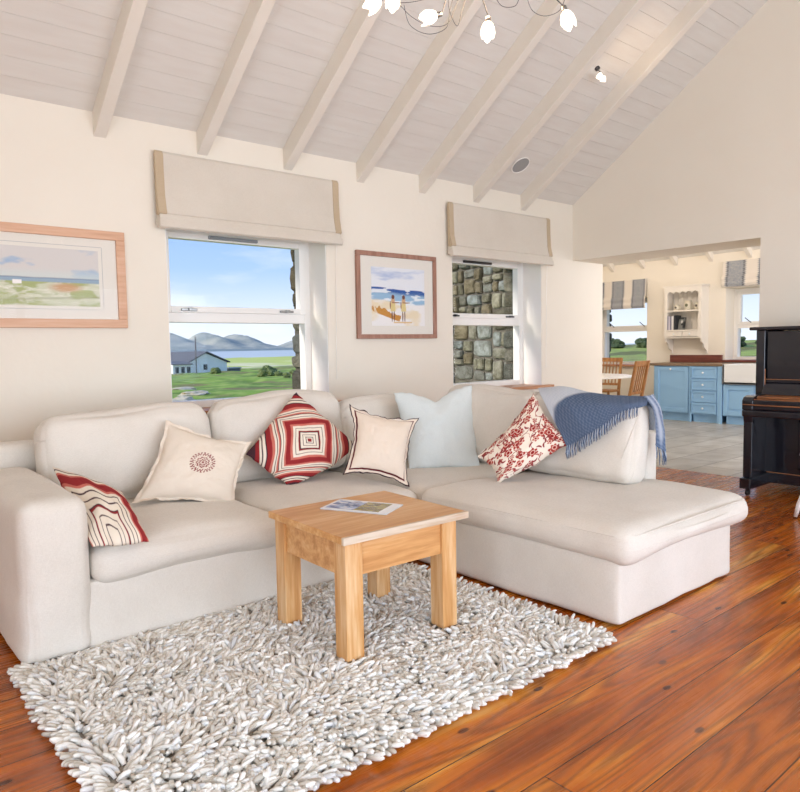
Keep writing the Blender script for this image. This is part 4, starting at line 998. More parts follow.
# ------------------------------------------------------------------ rug
rug = empty('shaggy_rug', (1.53, 2.25, 0), 'thick shaggy cream and grey wool rug under the coffee table', 'rug')
RX0, RX1, RY0, RY1 = .56, 2.50, 1.625, 2.985
b = MB(); b.box((RX0, RY0, .001), (RX1, RY1, .012)); b.build('backing', noisy('rug_backing', 'a39d92', '8f897e', 20, .95), rug)
def rug_pile():
    step = .0172; xs = np.arange(RX0, RX1, step); ys = np.arange(RY0, RY1, step)
    gx, gy = np.meshgrid(xs, ys); gx = gx.ravel(); gy = gy.ravel(); n = len(gx)
    gx = gx+RNG.uniform(-.5, .5, n)*step; gy = gy+RNG.uniform(-.5, .5, n)*step
    # drop tufts beneath the legs
    keep = np.ones(n, bool)
    for (x, y) in ((ox0, oy0), (ox1-lg, oy0), (ox0, oy1-lg), (ox1-lg, oy1-lg)):
        c0 = TM @ Vector((x+lg/2, y+lg/2, 0)); keep &= ~((np.abs(gx-c0.x) < lg/2+.006) & (np.abs(gy-c0.y) < lg/2+.006))
    gx, gy = gx[keep], gy[keep]; n = len(gx)
    ang = fbm(gx*3.2, gy*3.2, 3, 5)*4*PI+RNG.normal(0, .75, n)
    # towards the edges the tufts fall outwards
    ed = [(gx-RX0, PI), (RX1-gx, 0), (gy-RY0, -PI/2)]
    for dd, a in ed:
        w = np.clip(1-dd/.09, 0, 1); cx = np.cos(ang)*(1-w)+math.cos(a)*w; cy = np.sin(ang)*(1-w)+math.sin(a)*w; ang = np.arctan2(cy, cx)
    L = RNG.uniform(.040, .060, n); el = RNG.uniform(.35, .95, n); r = RNG.uniform(.0066, .0096, n)
    fr = (RY1-gy < .1); el = np.where(fr, RNG.uniform(.1, .5, n), el)
    seg = 6; ts = np.array([0, .3, .62, .88, 1.0]); rs = np.array([.8, 1.0, 1.05, .92, .5])
    dx, dy = np.cos(ang), np.sin(ang); px, py = -dy, dx
    V = np.zeros((n, len(ts), seg, 3)); bend = RNG.uniform(.3, 1.0, n); sb = RNG.normal(0, .25, n)
    for i, tt in enumerate(ts):
        e2 = el*(1-bend*tt*.8)
        hor = L*tt*np.cos(el-bend*.5*tt); ver = L*(tt*np.sin(el)-.45*tt*tt*bend*np.sin(el)); lat = sb*L*tt*tt
        cx = gx+dx*hor+px*lat; cy = gy+dy*hor+py*lat; cz = .013+ver
        # frame normal
        nxv = -np.sin(e2); nz = np.cos(e2)
        for j in range(seg):
            a = 2*PI*j/seg; ca, sa = math.cos(a), math.sin(a)
            V[:, i, j, 0] = cx+rs[i]*r*(ca*px+sa*nxv*dx); V[:, i, j, 1] = cy+rs[i]*r*(ca*py+sa*nxv*dy); V[:, i, j, 2] = np.maximum(cz+rs[i]*r*sa*nz, .004)
    base = (np.arange(n)*len(ts)*seg)[:, None]; F = []
    loc = []
    for i in range(len(ts)-1):
        for j in range(seg): loc.append((i*seg+j, i*seg+(j+1) % seg, (i+1)*seg+(j+1) % seg, (i+1)*seg+j))
    loc.append(((len(ts)-1)*seg, (len(ts)-1)*seg+1, (len(ts)-1)*seg+2, (len(ts)-1)*seg+3)); loc.append(((len(ts)-1)*seg, (len(ts)-1)*seg+3, (len(ts)-1)*seg+4, (len(ts)-1)*seg+5))
    F = (base[:, :, None]+np.array(loc)[None]).reshape(-1, 4)
    P = V.reshape(-1, 3)
    pal = lin255(np.array([[230, 227, 219], [222, 219, 211], [211, 206, 195], [197, 189, 176], [238, 236, 230], [224, 224, 222], [207, 207, 205], [184, 175, 161]]))
    cc = pal[RNG.choice(8, n, p=[.24, .2, .13, .07, .16, .11, .06, .03])]*RNG.uniform(.92, 1.05, (n, 1))
    C = np.repeat(cc, len(ts)*seg, axis=0)
    me = bpy.data.meshes.new('pile'); me.vertices.add(len(P)); me.vertices.foreach_set('co', P.ravel())
    me.loops.add(F.size); me.loops.foreach_set('vertex_index', F.ravel().astype(np.int32)); me.polygons.add(len(F))
    me.polygons.foreach_set('loop_start', np.arange(0, F.size, 4, dtype=np.int32)); me.polygons.foreach_set('use_smooth', np.ones(len(F), bool))
    me.update(calc_edges=True); me.validate()
    a = me.color_attributes.new('Col', 'FLOAT_COLOR', 'POINT'); c = np.ones((len(P), 4)); c[:, :3] = np.clip(C, 0, 1); a.data.foreach_set('color', c.ravel())
    me.materials.append(vcol('felted_wool', .95, spec=.1)); o = bpy.data.objects.new('pile', me); COL.objects.link(o); o.parent = rug; o.matrix_parent_inverse = parent_world(rug).inverted(); o['kind'] = 'stuff'
rug_pile()

# ------------------------------------------------------------------ pictures
def picture(name, label, x0, x1, z0, z1, fw, fm, mat_in, fn, nx, ny, lines=False, depth=.028):
    o = empty(name, ((x0+x1)/2, WY-.015, z0), label, 'picture'); y1, y0 = WY-.002, WY-.002-depth
    b = MB()
    for q in (((x0, y0, z0), (x1, y1, z0+fw)), ((x0, y0, z1-fw), (x1, y1, z1)), ((x0, y0, z0+fw), (x0+fw, y1, z1-fw)), ((x1-fw, y0, z0+fw), (x1, y1, z1-fw))): b.box(*q)
    b.build('frame', fm, o, bevel=.004)
    m = box('mount', (x0+fw, y1-.012, z0+fw), (x1-fw, y1-.002, z1-fw), new_mat('mount_card', 'e4e0d6', .9), o)
    a0, a1, c0, c1 = mat_in
    if lines:
        ln = MB(); g = .022
        for (p_, q_) in (((a0-g, c0-g), (a1+g, c0-g+.003)), ((a0-g, c1+g), (a1+g, c1+g+.003)), ((a0-g, c0-g), (a0-g+.003, c1+g)), ((a1+g, c0-g), (a1+g+.003, c1+g))): ln.box((p_[0], y1-.013, p_[1]), (q_[0], y1-.011, q_[1]))
        ln.build('ruled_line', new_mat('wash_line', 'b5b6b4', .8), m)
    paint_panel('painting', (a0, y1-.0135, c0), (a1-a0, 0, 0), (0, 0, c1-c0), nx, ny, fn, art_m, o)
    gg = MB(); gg.box((x0+fw-.002, y0+.008, z0+fw-.002), (x1-fw+.002, y0+.010, z1-fw+.002)); gg.build('glazing', glass_m, o)
    return o
def moor(gx, gy):
    a = fbm(gx*3.2, gy*4, 4, 11); sky = mixc(np.ones(gx.shape+(3,))*lin255([212, 208, 204]), lin255([160, 184, 208]), sst(.58, .72, a)); sky = mixc(sky, lin255([205, 215, 212]), sst(.68, .5, gy)*.7)
    land = mixc(np.ones(gx.shape+(3,))*lin255([205, 208, 182]), lin255([168, 178, 122]), sst(.42, .6, fbm(gx*5, gy*9, 4, 13))); land = mixc(land, lin255([222, 220, 205]), sst(.5, .62, fbm(gx*14, gy*18, 3, 15))*.7)
    land = mixc(land, lin255([200, 160, 122]), sst(.18, .05, np.hypot(gx-.72, (gy-.32)*1.6))); land = mixc(land, lin255([140, 148, 90]), sst(.035, .0, np.abs(gy-.12-.1*(gx-.5)))*.5)
    hz = .47+.03*fbm(gx*5, gx*0, 3, 3); c = mixc(land, lin255([150, 172, 190]), sst(.40, .42, gy)*sst(hz+.005, hz, gy)); c = mixc(c, sky, sst(hz-.005, hz+.005, gy)); c = mixc(c, lin255([110, 125, 150]), sst(.012, .003, np.abs(gy-hz))*.7)
    c = mixc(c, lin255([242, 240, 236]), ((np.abs(gx-.34) < .035)*(gy > .37)*(gy < .43-abs(0))*1.0)); return c
def beach(gx, gy):
    sky = mixc(np.ones(gx.shape+(3,))*lin255([226, 230, 236]), lin255([176, 192, 220]), sst(.5, .72, fbm(gx*2, gy*7, 4, 31)))
    hz = .66-.05*gx+.008*np.sin(gx*9); sea = mixc(np.ones(gx.shape+(3,))*lin255([150, 186, 214]), lin255([44, 86, 158]), sst(hz-.13, hz-.02, gy+.05*(fbm(gx*5, gy*25, 3, 33)-.5)))
    sea = mixc(sea, lin255([232, 238, 242]), sst(.56, .66, fbm(gx*6, gy*26, 3, 35))*.9)
    sand = mixc(np.ones(gx.shape+(3,))*lin255([236, 234, 232]), lin255([232, 218, 188]), sst(.5, .7, fbm(gx*3, gy*6, 3, 37)))
    c = mixc(sea, sky, sst(hz-.005, hz+.005, gy)); shore = .42+.03*np.sin(gx*5+1)-.03*gx; c = mixc(c, sand, sst(shore+.02, shore-.02, gy))
    g = .12+.22*(1-gx*1.6); c = mixc(c, lin255([196, 140, 66]), (gy < g+.10*(fbm(gx*22, gy*3, 2, 39)-.3))*(gy > g-.09)*(gx < .62)*sst(.42, .55, fbm(gx*16, gy*7, 3, 41)))
    def el(cx, cy, rx, ry, col, c): return mixc(c, lin255(col), sst(1.15, .85, np.hypot((gx-cx)/rx, (gy-cy)/ry)))
    for cx in (.39, .59):
        for s_ in (-.02, .02): c = el(cx+s_, .17, .011, .10, [120, 84, 70], c)
        dr = (gy > .25)*(gy < .42)*(np.abs(gx-cx) < .035+.05*(.42-gy)*1.6); c = mixc(c, lin255([218, 200, 140]), dr*1.0)
        c = el(cx, .44, .034, .06, [206, 170, 132], c); c = el(cx, .50, .028, .038, [110, 66, 52], c); c = el(cx+.05, .405, .075, .010, [150, 108, 84], c); c = el(cx-.05, .36, .01, .07, [150, 108, 84], c)
    c = mixc(c, lin255([214, 176, 110]), sst(.02, .0, np.abs(gy-.06))*(gx > .4)*(gx < .75)); return c
picture('framed_picture', 'wide pale-wood framed watercolour of moorland and sea hanging left of the first window', .55, 1.607, 1.40, 2.015, .055, frame_light, (.73, 1.44, 1.535, 1.885), moor, 160, 90, True)
picture('framed_picture', 'brown framed watercolour of two figures on a beach, hanging between the two windows', 3.478, 4.375, 1.32, 2.05, .038, frame_brown, (3.635, 4.235, 1.43, 1.925), beach, 170, 150)

# ------------------------------------------------------------------ light fittings
nrm1 = Vector((0, -SL, -1)).normalized()
def on_ceiling(x, y):  # intersect ray with the sloping ceiling plane
    q = Vector(_ray(x, y)); k = (WH+SL*WY-CAM_H)/(q.z+SL*q.y); return q*k+Vector((0, 0, CAM_H))
c = on_ceiling(520.5, 165)
o = empty('ceiling_speaker', c, 'round grey speaker grille set flush in the boarded ceiling', 'speaker')
MB().lathe([(.0, 0), (.088, 0), (.088, .004), (.080, .008), (.0, .008)], c-nrm1*.001, nrm1, 32).build('grille', new_mat('speaker_cloth', '9a9a98', .7), o)
ua = nrm1.orthogonal().normalized(); ub = nrm1.cross(ua); MB().tube([c+nrm1*.004+(ua*math.cos(a)+ub*math.sin(a))*.092 for a in np.linspace(0, 2*PI, 33)[:-1]], .006, 6, closed=True).build('rim', white_m, o, smooth=True)
bulb_m = new_mat('frosted_bulb', 'ffffff', .4, emit='fff0d8', estr=5)
shade_m = new_mat('frosted_shade', 'fffdf8', .35, emit='fff2e0', estr=1.3)
c = on_ceiling(597, 68)
o = empty('ceiling_spotlight', c, 'small two-lamp white spotlight on the boarded ceiling near the gable wall', 'spotlight')
MB().lathe([(0, 0), (.022, 0), (.022, .014), (.012, .02), (0, .02)], c, nrm1, 16).build('mount', dark_metal, o)
MB().tube([c+nrm1*.015, c+nrm1*.07], .005, 8).build('stem', chrome_m, o)
for k, s_ in ((0, -1), (1, 1)):
    cc = c+nrm1*.075+Vector((.022*s_, -.01, -.012*k)); MB().lathe([(.012, 0), (.022, .02), (.025, .045), (.020, .047), (.010, .02)], cc, Vector((.2*s_, .4, -1)), 16).build('lamp', shade_m, o, smooth=True)
# wire chandelier with tulip glass shades
hub = Vector((1.83, 1.78, 2.62))
ch = empty('wire_chandelier', hub, 'wire chandelier with curling metal arms and glowing white glass tulip shades', 'chandelier')
MB().lathe([(0, 0), (.03, 0), (.035, .02), (.02, .06), (0, .06)], hub, (0, 0, 1), 16).build('hub', chrome_m, ch, smooth=True)
MB().tube([hub+Vector((0, 0, .05)), Vector((hub.x, hub.y, roof(hub.y)-.04))], .004, 6).build('suspension_wire', chrome_m, ch)
MB().lathe([(0, 0), (.05, 0), (.05, .03), (0, .03)], (hub.x, hub.y, roof(hub.y)-.035), (0, 0, 1), 20).build('ceiling_rose', chrome_m, ch)
def tulip(p, ax, s_=1.0):
    ax = Vector(ax).normalized(); pr = [(.010, 0), (.018, .008), (.024, .022), (.0265, .040), (.022, .055), (.019, .056), (.023, .040), (.020, .022), (.008, .006)]
    b = MB().lathe([(r*s_, z*s_) for r, z in pr], p, ax, 18); 
    for i, v in enumerate(b.v):
        v = Vector(v); d = v-Vector(p); t = d.dot(ax)
        if t > .045*s_: v = v+ax*.009*s_*math.sin(3*math.atan2(d.dot(ax.orthogonal().normalized()), d.dot(ax.cross(ax.orthogonal()).normalized())))
        b.v[i] = tuple(v)
    o = b.build('lamp_shade', shade_m, ch, smooth=True); MB().lathe([(0, .012), (.008, .016), (.011, .028), (.007, .040), (0, .043)], p, ax, 12).build('bulb', bulb_m, o, smooth=True)
    MB().lathe([(.004, -.02), (.009, -.016), (.011, .004), (.009, .006)], p, ax, 12).build('lamp_holder', chrome_m, o, smooth=True)
def off(px, py, k):
    q = Vector(_ray(px, py))*k+Vector((0, 0, CAM_H)); return q
rgc = random.Random(5)
lampsets = [((380, -1), (360, 12), 2.45, (-.62, .52, -.60)), ((394, -8), (372, -4), 2.45, (-.1, .1, -.9)), ((437, 15), (422, 18), 2.5, (-.76, .65, -.25)), ((488, 22), (486, 38), 2.45, (-.05, 0, -1)), ((565, 11), (572, 27), 2.4, (.25, -.2, -1)), ((345, -30), (340, -36), 2.6, (-.6, .3, -.5)), ((520, -40), (525, -45), 2.2, (.7, -.2, -.2)), ((455, -55), (450, -60), 2.1, (0, -1, .2))]
tilt = [None]*8
for i, (a, e, k, ax) in enumerate(lampsets):
    p0 = off(a[0], a[1], k); tulip(p0, ax)
    side = Vector((rgc.uniform(-.1, .1), rgc.uniform(-.1, .1), 0))
    mid1 = hub+(p0-hub)*.35+Vector((0, 0, .04))+side*.5; mid2 = hub+(p0-hub)*.78+Vector((0, 0, -.05 if i in (2,) else .05))
    pp = [hub, mid1, mid2, p0-Vector(ax).normalized()*.015]
    P4 = []
    for j in range(25):
        t_ = j/24; P4.append(pp[0]*(1-t_)**3+pp[1]*3*t_*(1-t_)**2+pp[2]*3*t_*t_*(1-t_)+pp[3]*t_**3)
    MB().tube(P4, .0017, 6).build('arm', dark_metal, ch)
# loose curling wires
for (pts, k) in (([(398, 3), (412, 17), (430, 26), (447, 24), (455, 8), (462, -12)], 2.48), ([(404, 5), (410, 25), (428, 34), (446, 28), (450, 10), (455, -10)], 2.42), ([(450, -8), (449, 8), (457, 26), (462, 10), (468, -10)], 2.4), ([(494, -5), (502, 6), (515, 6), (520, -5)], 2.35), ([(526, -6), (532, 10), (545, 16), (560, 10), (566, -6)], 2.4), ([(384, 4), (400, 3), (418, 1), (440, -6)], 2.5)):
    P5 = [off(x, y, k+.01*i) for i, (x, y) in enumerate(pts)]
    out = []
    for i in range(len(P5)-1):
        p0 = P5[max(i-1, 0)]; p1 = P5[i]; p2 = P5[i+1]; p3 = P5[min(i+2, len(P5)-1)]
        for j in range(8):
            f = j/8; out.append(.5*((2*p1)+(p2-p0)*f+(2*p0-5*p1+4*p2-p3)*f*f+(3*p1-p0-3*p2+p3)*f**3))
    out.append(P5[-1]); MB().tube(out, .0011, 5).build('curled_wire', dark_metal, ch)

# ------------------------------------------------------------------ landscape
def gh(x, y):
    x = np.asarray(x, float); y = np.asarray(y, float); r = np.hypot(x, y)
    z = -1.35+(fbm(x*.09, y*.09, 4, 2)-.5)*.9*np.clip((r-8)/15, 0, 1)+(fbm(x*.5, y*.5, 3, 4)-.5)*.22
    z = z-.25*sst(20, 75, y)
    z = z-.9*sst(88, 125, y)-.9*sst(200, 320, y)-6*sst(350, 420, y)       # drops to the shore
    hill = 2.6*sst(45, 110, x)*sst(120, 60, y)                       # rising ground seen from the kitchen windows
    return z+hill
def land():
    def ax(a, b, n, p=2.2):
        t = np.linspace(0, 1, n); return a+(b-a)*t**p
    ys = np.concatenate([np.linspace(5.3, 120, 240), ax(121, 900, 90, 1.6)]); xs = np.concatenate([np.linspace(-12, 120, 270), ax(121, 700, 60, 1.6)])
    X, Y = np.meshgrid(xs, ys); ys2 = None
    # area to the right of the house also needs ground at small y
    Z = gh(X, Y)
    n1 = fbm(X*.5, Y*.5, 4, 7); n2 = fbm(X*1.7, Y*1.7, 3, 8)
    c = np.ones(X.shape+(3,))*lin255([128, 158, 58]); c = mixc(c, lin255([96, 124, 44]), sst(.42, .62, n1)); c = mixc(c, lin255([172, 184, 92]), sst(.5, .7, n2)*.7)
    c = mixc(c, lin255([128, 112, 74]), sst(.56, .68, fbm(X*.35+9, Y*.35, 4, 19))*.8)
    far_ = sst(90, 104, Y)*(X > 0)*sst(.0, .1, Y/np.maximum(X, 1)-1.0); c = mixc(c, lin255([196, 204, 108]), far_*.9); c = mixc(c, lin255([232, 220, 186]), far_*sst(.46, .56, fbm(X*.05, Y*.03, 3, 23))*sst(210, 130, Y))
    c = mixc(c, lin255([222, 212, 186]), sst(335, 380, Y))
    hm = sst(40, 70, X)*sst(90, 60, Y); c = mixc(c, lin255([160, 170, 92]), hm*.6); c = mixc(c, lin255([112, 114, 66]), hm*sst(.48, .6, fbm(X*.16, Y*.3, 4, 29)))
    idx = np.arange(X.size).reshape(X.shape); f = np.stack([idx[:-1, :-1], idx[:-1, 1:], idx[1:, 1:], idx[1:, :-1]], -1).reshape(-1, 4)
    o = mesh_obj('ground_outside', np.stack([X, Y, Z], -1).reshape(-1, 3), f, vcol('turf', .95, bump=.4, bscale=3), None, True, cols=c.reshape(-1, 3)); struct(o)
    # ground beyond the kitchen
    xs = np.linspace(KX+.6, 120, 120); ys = np.linspace(-60, 5.3, 50); X, Y = np.meshgrid(xs, ys); Z = gh(X, Y)
    c = np.ones(X.shape+(3,))*lin255([140, 160, 84]); c = mixc(c, lin255([92, 102, 58]), sst(.46, .6, fbm(X*.2, Y*.3, 4, 29)))
    idx = np.arange(X.size).reshape(X.shape); f = np.stack([idx[:-1, :-1], idx[:-1, 1:], idx[1:, 1:], idx[1:, :-1]], -1).reshape(-1, 4)
    struct(mesh_obj('ground_beyond_kitchen', np.stack([X, Y, Z], -1).reshape(-1, 3), f, vcol('turf_rough', .95, bump=.4, bscale=3), None, True, cols=c.reshape(-1, 3)))
land()
sea_m = noisy('sea_water', 'b9c2bf', 'c8cecb', .02, .7, .2, .3, .2, (1, .2, 1), spec=.1)
b = MB(); b.add([(-200, 360, -4.7), (9000, 360, -4.7), (9000, 3300, -4.7), (-200, 3300, -4.7)], [(0, 1, 2, 3)]); struct(b.build('sea', sea_m))
def ridge_mesh(name, prof, y0, depth, zb, mat, seed, amp):
    xs = np.linspace(prof[0][0], prof[-1][0], 160); hs = np.interp(xs, [p[0] for p in prof], [p[1] for p in prof]); n = 34
    t = np.linspace(0, 1, n); X, Tt = np.meshgrid(xs, t); H = hs[None]*np.sin(Tt*PI/2)**1.25
    X2 = X; Z = zb+(H-zb*0)*1.0+(fbm(X*.006, Tt*6, 5, seed)-.5)*amp*np.sin(Tt*PI)
    Y = y0+Tt*depth
    back = np.stack([xs, np.full_like(xs, y0+depth*1.6), np.full_like(xs, zb-5)], -1)
    P = np.concatenate([np.stack([X2, Y, Z], -1).reshape(-1, 3), back]); idx = np.arange((n+1)*160).reshape(n+1, 160)
    f = np.stack([idx[:-1, :-1], idx[:-1, 1:], idx[1:, 1:], idx[1:, :-1]], -1).reshape(-1, 4)
    return struct(mesh_obj(name, P, f, mat, None, True))
mt_m = noisy('hazed_mountain', '7f8a86', 'b8b6a4', .009, .95, .6, .01, 20); sh_m = noisy('far_shore_land', '6f8084', '87938a', .02, .95, .3, .05, 5)  # mountain tones are greyed to paint in the distance haze
K = 1.0
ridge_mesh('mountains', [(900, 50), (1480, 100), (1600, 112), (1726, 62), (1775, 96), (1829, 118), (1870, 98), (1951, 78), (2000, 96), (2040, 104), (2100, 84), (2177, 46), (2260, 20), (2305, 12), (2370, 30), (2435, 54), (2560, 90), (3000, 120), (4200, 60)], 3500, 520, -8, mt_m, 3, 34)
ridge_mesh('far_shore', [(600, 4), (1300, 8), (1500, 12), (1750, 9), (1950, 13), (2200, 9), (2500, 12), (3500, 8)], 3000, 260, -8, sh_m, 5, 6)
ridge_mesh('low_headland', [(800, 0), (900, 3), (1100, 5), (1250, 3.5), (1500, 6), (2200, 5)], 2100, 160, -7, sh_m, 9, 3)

# white bungalow
hs = empty('bungalow', (36.5, 82, -1.7), 'white rendered bungalow with a grey slate roof on the grass near the sea', 'house')
render_m = noisy('white_render', 'fbf9f4', 'f3f1ea', .6, .9); slate_m = noisy('slate_roof', '57585c', '66666a', 1.5, .8, .4, 5, .05)
# gable faces the camera-right side; long side recedes to the left
Hc = np.array([34.25, 79.6]); ga = np.array([39.55, 80.0]); dirg = (ga-Hc)/np.linalg.norm(ga-Hc); perp = np.array([-dirg[1], dirg[0]])
Wd = np.linalg.norm(ga-Hc); Ln = 9.0; zb = -2.3; ze = -.30; zr = .85
side = np.array([-.55, .84]); 
def hp(a, l, z): q = Hc+dirg*a+side*l; return (q[0], q[1], z)
b = MB(); k0 = [hp(0, 0, zb), hp(Wd, 0, zb), hp(Wd, 0, ze), hp(Wd*.46, 0, zr), hp(0, 0, ze)]; v_ = Vector((*(side*Ln), 0)); b.prism(k0, v_); b.build('wall', render_m, hs)
b = MB(); ov = .25
for (a, z) in (((-ov), ze-.08), (Wd+ov, ze-.05)):
    A_ = hp(a, -.25, z); B_ = hp(Wd*.46, -.25, zr+.10); b.prism([A_, B_, (B_[0], B_[1], B_[2]+.12), (A_[0], A_[1], A_[2]+.12)], Vector((*(side*(Ln+.5)), 0)))
b.build('roof', slate_m, hs)
wm = new_mat('dark_window', '3a4048', .2)
def hwin(a0, a1, z0, z1): 
    b = MB(); p_ = [Vector(hp(a0, -.04, z0)), Vector(hp(a1, -.04, z0)), Vector(hp(a1, -.04, z1)), Vector(hp(a0, -.04, z1))]; b.prism(p_, Vector((*(side*.08), 0))); return b
hwin(Wd*.40, Wd*.49, -1.15, -.5).build('window', wm, hs)
for l0 in (1.4, 3.6, 5.6, 7.4):
    q0, q1 = Hc+side*l0, Hc+side*(l0+1.0); nn = -dirg*.04
    b = MB(); b.prism([(q0[0]+nn[0], q0[1]+nn[1], -1.3), (q1[0]+nn[0], q1[1]+nn[1], -1.3), (q1[0]+nn[0], q1[1]+nn[1], -.45), (q0[0]+nn[0], q0[1]+nn[1], -.45)], (.1, .0, 0)); b.build('window', wm, hs)
# porch wing at the left
o = hs
b = MB(); b.box((32.0, 78.4, -2.4), (34.3, 80.2, -.45)); b.build('porch_wall', render_m, o); b = MB(); b.prism([(31.9, 78.2, -.45), (34.4, 78.2, -.45), (34.4, 80.4, -.1), (31.9, 80.4, -.1)], (0, 0, .08)); b.build('porch_roof', slate_m, o)
for xx in (32.3, 33.0, 33.7): b = MB(); b.box((xx, 78.36, -1.4), (xx+.4, 78.42, -.7)); b.build('window', wm, o)
o = MB().tube([(34.0, 76.5, -2.4), (34.0, 76.5, 2.75)], .07, 8); o = o.build('utility_pole', noisy('pole_wood', '5b5048', '6d6258', 3, .9), smooth=True); tag(o, 'tall thin wooden utility pole in front of the bungalow', 'pole')
o = empty('garden_shed', (41.2, 81.5, -2), 'tiny grey shed beside the right end of the bungalow', 'shed')
b = MB(); b.box((40.4, 81, -2.4), (41.9, 82.4, -1.15)); b.build('wall', new_mat('shed_grey', '6a7076', .8), o); b = MB(); b.box((40.3, 80.9, -1.16), (42.0, 82.5, -1.0)); b.build('roof', new_mat('shed_roof', 'a6aaac', .6), o)
# rocks
rock_m = noisy('lichen_rock', 'b5a685', 'd6cbb0', 4, .95, .6, 8, .05)
def blob(name, c, r, mat, seed, sub=3, amp=.35, fl=1.0, parent=None):
    bm = bmesh.new(); bmesh.ops.create_icosphere(bm, subdivisions=sub, radius=1)
    from mathutils import noise as mn
    for v in bm.verts:
        n = mn.noise(v.co*1.4+Vector((seed*3.1, seed, 0)))+.5*mn.noise(v.co*4+Vector((seed, 0, 7))); v.co *= 1+amp*n
    me = bpy.data.meshes.new(name); vs = [(c[0]+v.co.x*r[0], c[1]+v.co.y*r[1], c[2]+v.co.z*r[2]) for v in bm.verts]; fs = [[v.index for v in f.verts] for f in bm.faces]; bm.free()
    return mesh_obj(name, vs, fs, mat, parent, False)
rks = [(181, 381, 34, .85, .28, 'broad pale flat rock in the grass below the bungalow'), (198, 385, 29, .6, .2, 'flat pale rock right of the broad rock in the grass'), (176, 389, 24, .55, .15, 'low pale rock near the left window edge'), (193, 377, 40, 1.0, .22, 'pale rock slab just under the utility pole'), (221, 386, 27, .6, .2, 'small grey rock right of the two flat rocks'), (232, 382, 31, .45, .13, 'single small pale stone in the middle of the grass'), (275, 386, 27, .35, .10, 'small pale stone low at the right of the grass'), (244, 381, 33, .35, .11, 'tiny pale stone in the grass right of centre'), (182, 375, 46, .9, .2, 'thin pale rock at the foot of the bungalow garden')]
for i, (px, py, yy, rx, rz, lab) in enumerate(rks):
    q = atY(px, py, yy); z = float(gh(q.x, q.y)); tag(blob('rock', (q.x, q.y, z+.0), (rx, rx*.6, rz), rock_m, i+1, 3, .5), lab, 'rock', None)
bush_m = noisy('bush_leaves', '4f5f33', '76834a', 6, .95, .8, 12, .1)
for i, (px, yy, r, lab) in enumerate([(216, 74, .6, 'round green shrub against the white gable of the bungalow'), (267, 62, .9, 'olive shrub standing in the grass right of the bungalow'), (279, 58, .4, 'small dark shrub beside the olive shrub'), (287, 55, .35, 'tiny dark shrub between two others in the grass'), (294, 62, .4, 'small dark shrub nearest the stone window reveal')]):
    q = atY(px, 375, yy); z = float(gh(q.x, q.y)); tag(blob('shrub', (q.x, q.y, z+r*.35), (r, r, r*.75), bush_m, i+20, 4, .4), lab, 'shrub', None)
# trees on the rise beyond the kitchen
leaf_m = noisy('tree_leaves', '33442c', '4c5c3a', .5, .95, .8, 3, .4)
for i in range(18):
    Y_ = 34+i*2.75; X_ = 88+2*(i % 2); r = .7+.3*random.random(); z = float(gh(X_, Y_))
    t_ = empty('tree', (X_, Y_, z), 'dark dense tree in the row on the rise beyond the kitchen windows', 'tree', 'dark trees on the rise')
    MB().tube([(X_, Y_, z-.3), (X_, Y_, z+r)], .18, 6).build('trunk', new_mat('bark', '4a4036', .9) if i == 0 else bpy.data.materials['bark'], t_); blob('crown', (X_, Y_, z+r*.75), (r*1.2, r*1.25, r*.85), leaf_m, i+40, 4, .45, parent=t_)

# ------------------------------------------------------------------ world and lights
w = bpy.data.worlds.new('world'); S.world = w; w.use_nodes = True; nt = w.node_tree; bg = nt.nodes['Background']
tc = nt.nodes.new('ShaderNodeTexCoord'); sp = nt.nodes.new('ShaderNodeSeparateXYZ'); nt.links.new(tc.outputs['Generated'], sp.inputs[0])
rp = nt.nodes.new('ShaderNodeValToRGB'); nt.links.new(sp.outputs[2], rp.inputs[0]); e = rp.color_ramp.elements
for i, (p_, c_) in enumerate([(0, 'e8f0fa'), (.05, 'd6e4fa'), (.11, 'a8c8f6'), (.26, '7fa8ec')]):
    if i > 1: e.new(p_)
    e[i].position = p_; e[i].color = rgba(c_)
mp = nt.nodes.new('ShaderNodeMapping'); mp.inputs['Scale'].default_value = (3, 3, 11); nt.links.new(tc.outputs['Generated'], mp.inputs[0])
nz = nt.nodes.new('ShaderNodeTexNoise'); nz.inputs['Scale'].default_value = 1.3; nz.inputs['Detail'].default_value = 6; nt.links.new(mp.outputs[0], nz.inputs['Vector'])
cr_ = nt.nodes.new('ShaderNodeValToRGB'); cr_.color_ramp.elements[0].position = .56; cr_.color_ramp.elements[1].position = .75; cr_.color_ramp.elements[1].color = (.75, .75, .75, 1); nt.links.new(nz.outputs['Fac'], cr_.inputs[0])
mx = nt.nodes.new('ShaderNodeMix'); mx.data_type = 'RGBA'; nt.links.new(cr_.outputs[0], mx.inputs[0]); nt.links.new(rp.outputs[0], mx.inputs[6]); mx.inputs[7].default_value = rgba('f6f7fb'); nt.links.new(mx.outputs[2], bg.inputs['Color'])
bg.inputs['Strength'].default_value = 1.0
def area(name, loc, rot, sx, sy, power, col='ffffff', spread=180):
    l = bpy.data.lights.new(name, 'AREA'); l.shape = 'RECTANGLE'; l.size = sx; l.size_y = sy; l.energy = power; l.color = lin(col); l.spread = math.radians(spread)
    o = bpy.data.objects.new(name, l); COL.objects.link(o); o.location = loc; o.rotation_euler = tuple(math.radians(a) for a in rot); return o
area('rear_fill', ((RO[0]+RO[1])/2, RY-.25, 1.2), (90, 0, 0), 6.6, 2.2, 225, 'e2efff')  # unseen area lamp added at the rear opening to brighten the room
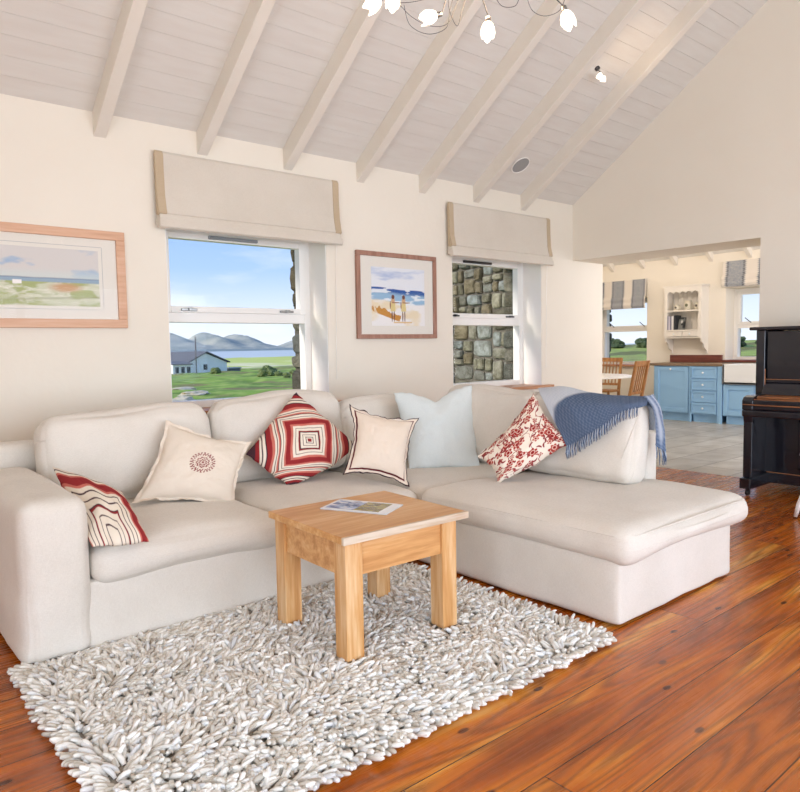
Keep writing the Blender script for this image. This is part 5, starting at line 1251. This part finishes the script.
area('left_fill', (LX-.25, (LO[0]+LO[1])/2, 1.3), (90, 0, -90), 2.5, 2.3, 120, 'e6f1ff')  # second added area lamp, out of view, fills from the left opening
area('kitchen_fill_panel', (9.0, -1.0, 1.6), (90, 0, 0), 3.6, 2.2, 150, 'f4f4ff')  # added fill panel before the solid south wall, no window behind it
def bulb(name, loc, p_, col, r=.05):
    l = bpy.data.lights.new(name, 'POINT'); l.energy = p_; l.color = lin(col); l.shadow_soft_size = r; o = bpy.data.objects.new(name, l); COL.objects.link(o); o.location = loc; return o
bulb('chandelier_glow', (1.9, 1.75, 2.5), 11, 'ffd6a6', .1)
bulb('kitchen_fill', (8.8, 4.6, 2.9), 42, 'fff0e2', .15)  # added point light without a fitting, lifts the kitchen
bulb('kitchen_fill_north', (9.2, 6.6, 2.7), 22, 'fff0e2', .15)  # another added fill light, no lamp hangs here
for (x, y, e_) in ((1.25, 2.4, 5), (3.25, 2.6, 5), (5.3, 3.0, 4)):
    l = bpy.data.lights.new('halogen_spot', 'SPOT'); l.energy = e_; l.color = lin('ffd9a8'); l.spot_size = math.radians(80); l.spot_blend = 1; l.shadow_soft_size = .03
    o = bpy.data.objects.new('halogen_spot', l); COL.objects.link(o); o.location = (x, y, roof(y)-.75); o.rotation_euler = (Vector((.15, .5, 1)).to_track_quat('-Z', 'Y')).to_euler()
sun = bpy.data.lights.new('sun', 'SUN'); sun.energy = 3.4; sun.angle = math.radians(16); sun.color = lin('fff4e4'); so = bpy.data.objects.new('sun', sun); COL.objects.link(so)
so.rotation_euler = Vector((.80, -.20, -.40)).to_track_quat('-Z', 'Y').to_euler()

S.view_settings.view_transform = 'Standard'; S.view_settings.look = 'None'; S.view_settings.gamma = 1; S.view_settings.use_curve_mapping = False
S.view_settings.exposure = 0.30
cy = S.cycles
cy.max_bounces = 8; cy.diffuse_bounces = 5; cy.glossy_bounces = 4; cy.transmission_bounces = 6; cy.transparent_max_bounces = 12
cy.caustics_reflective = False; cy.caustics_refractive = False; cy.sample_clamp_indirect = 6
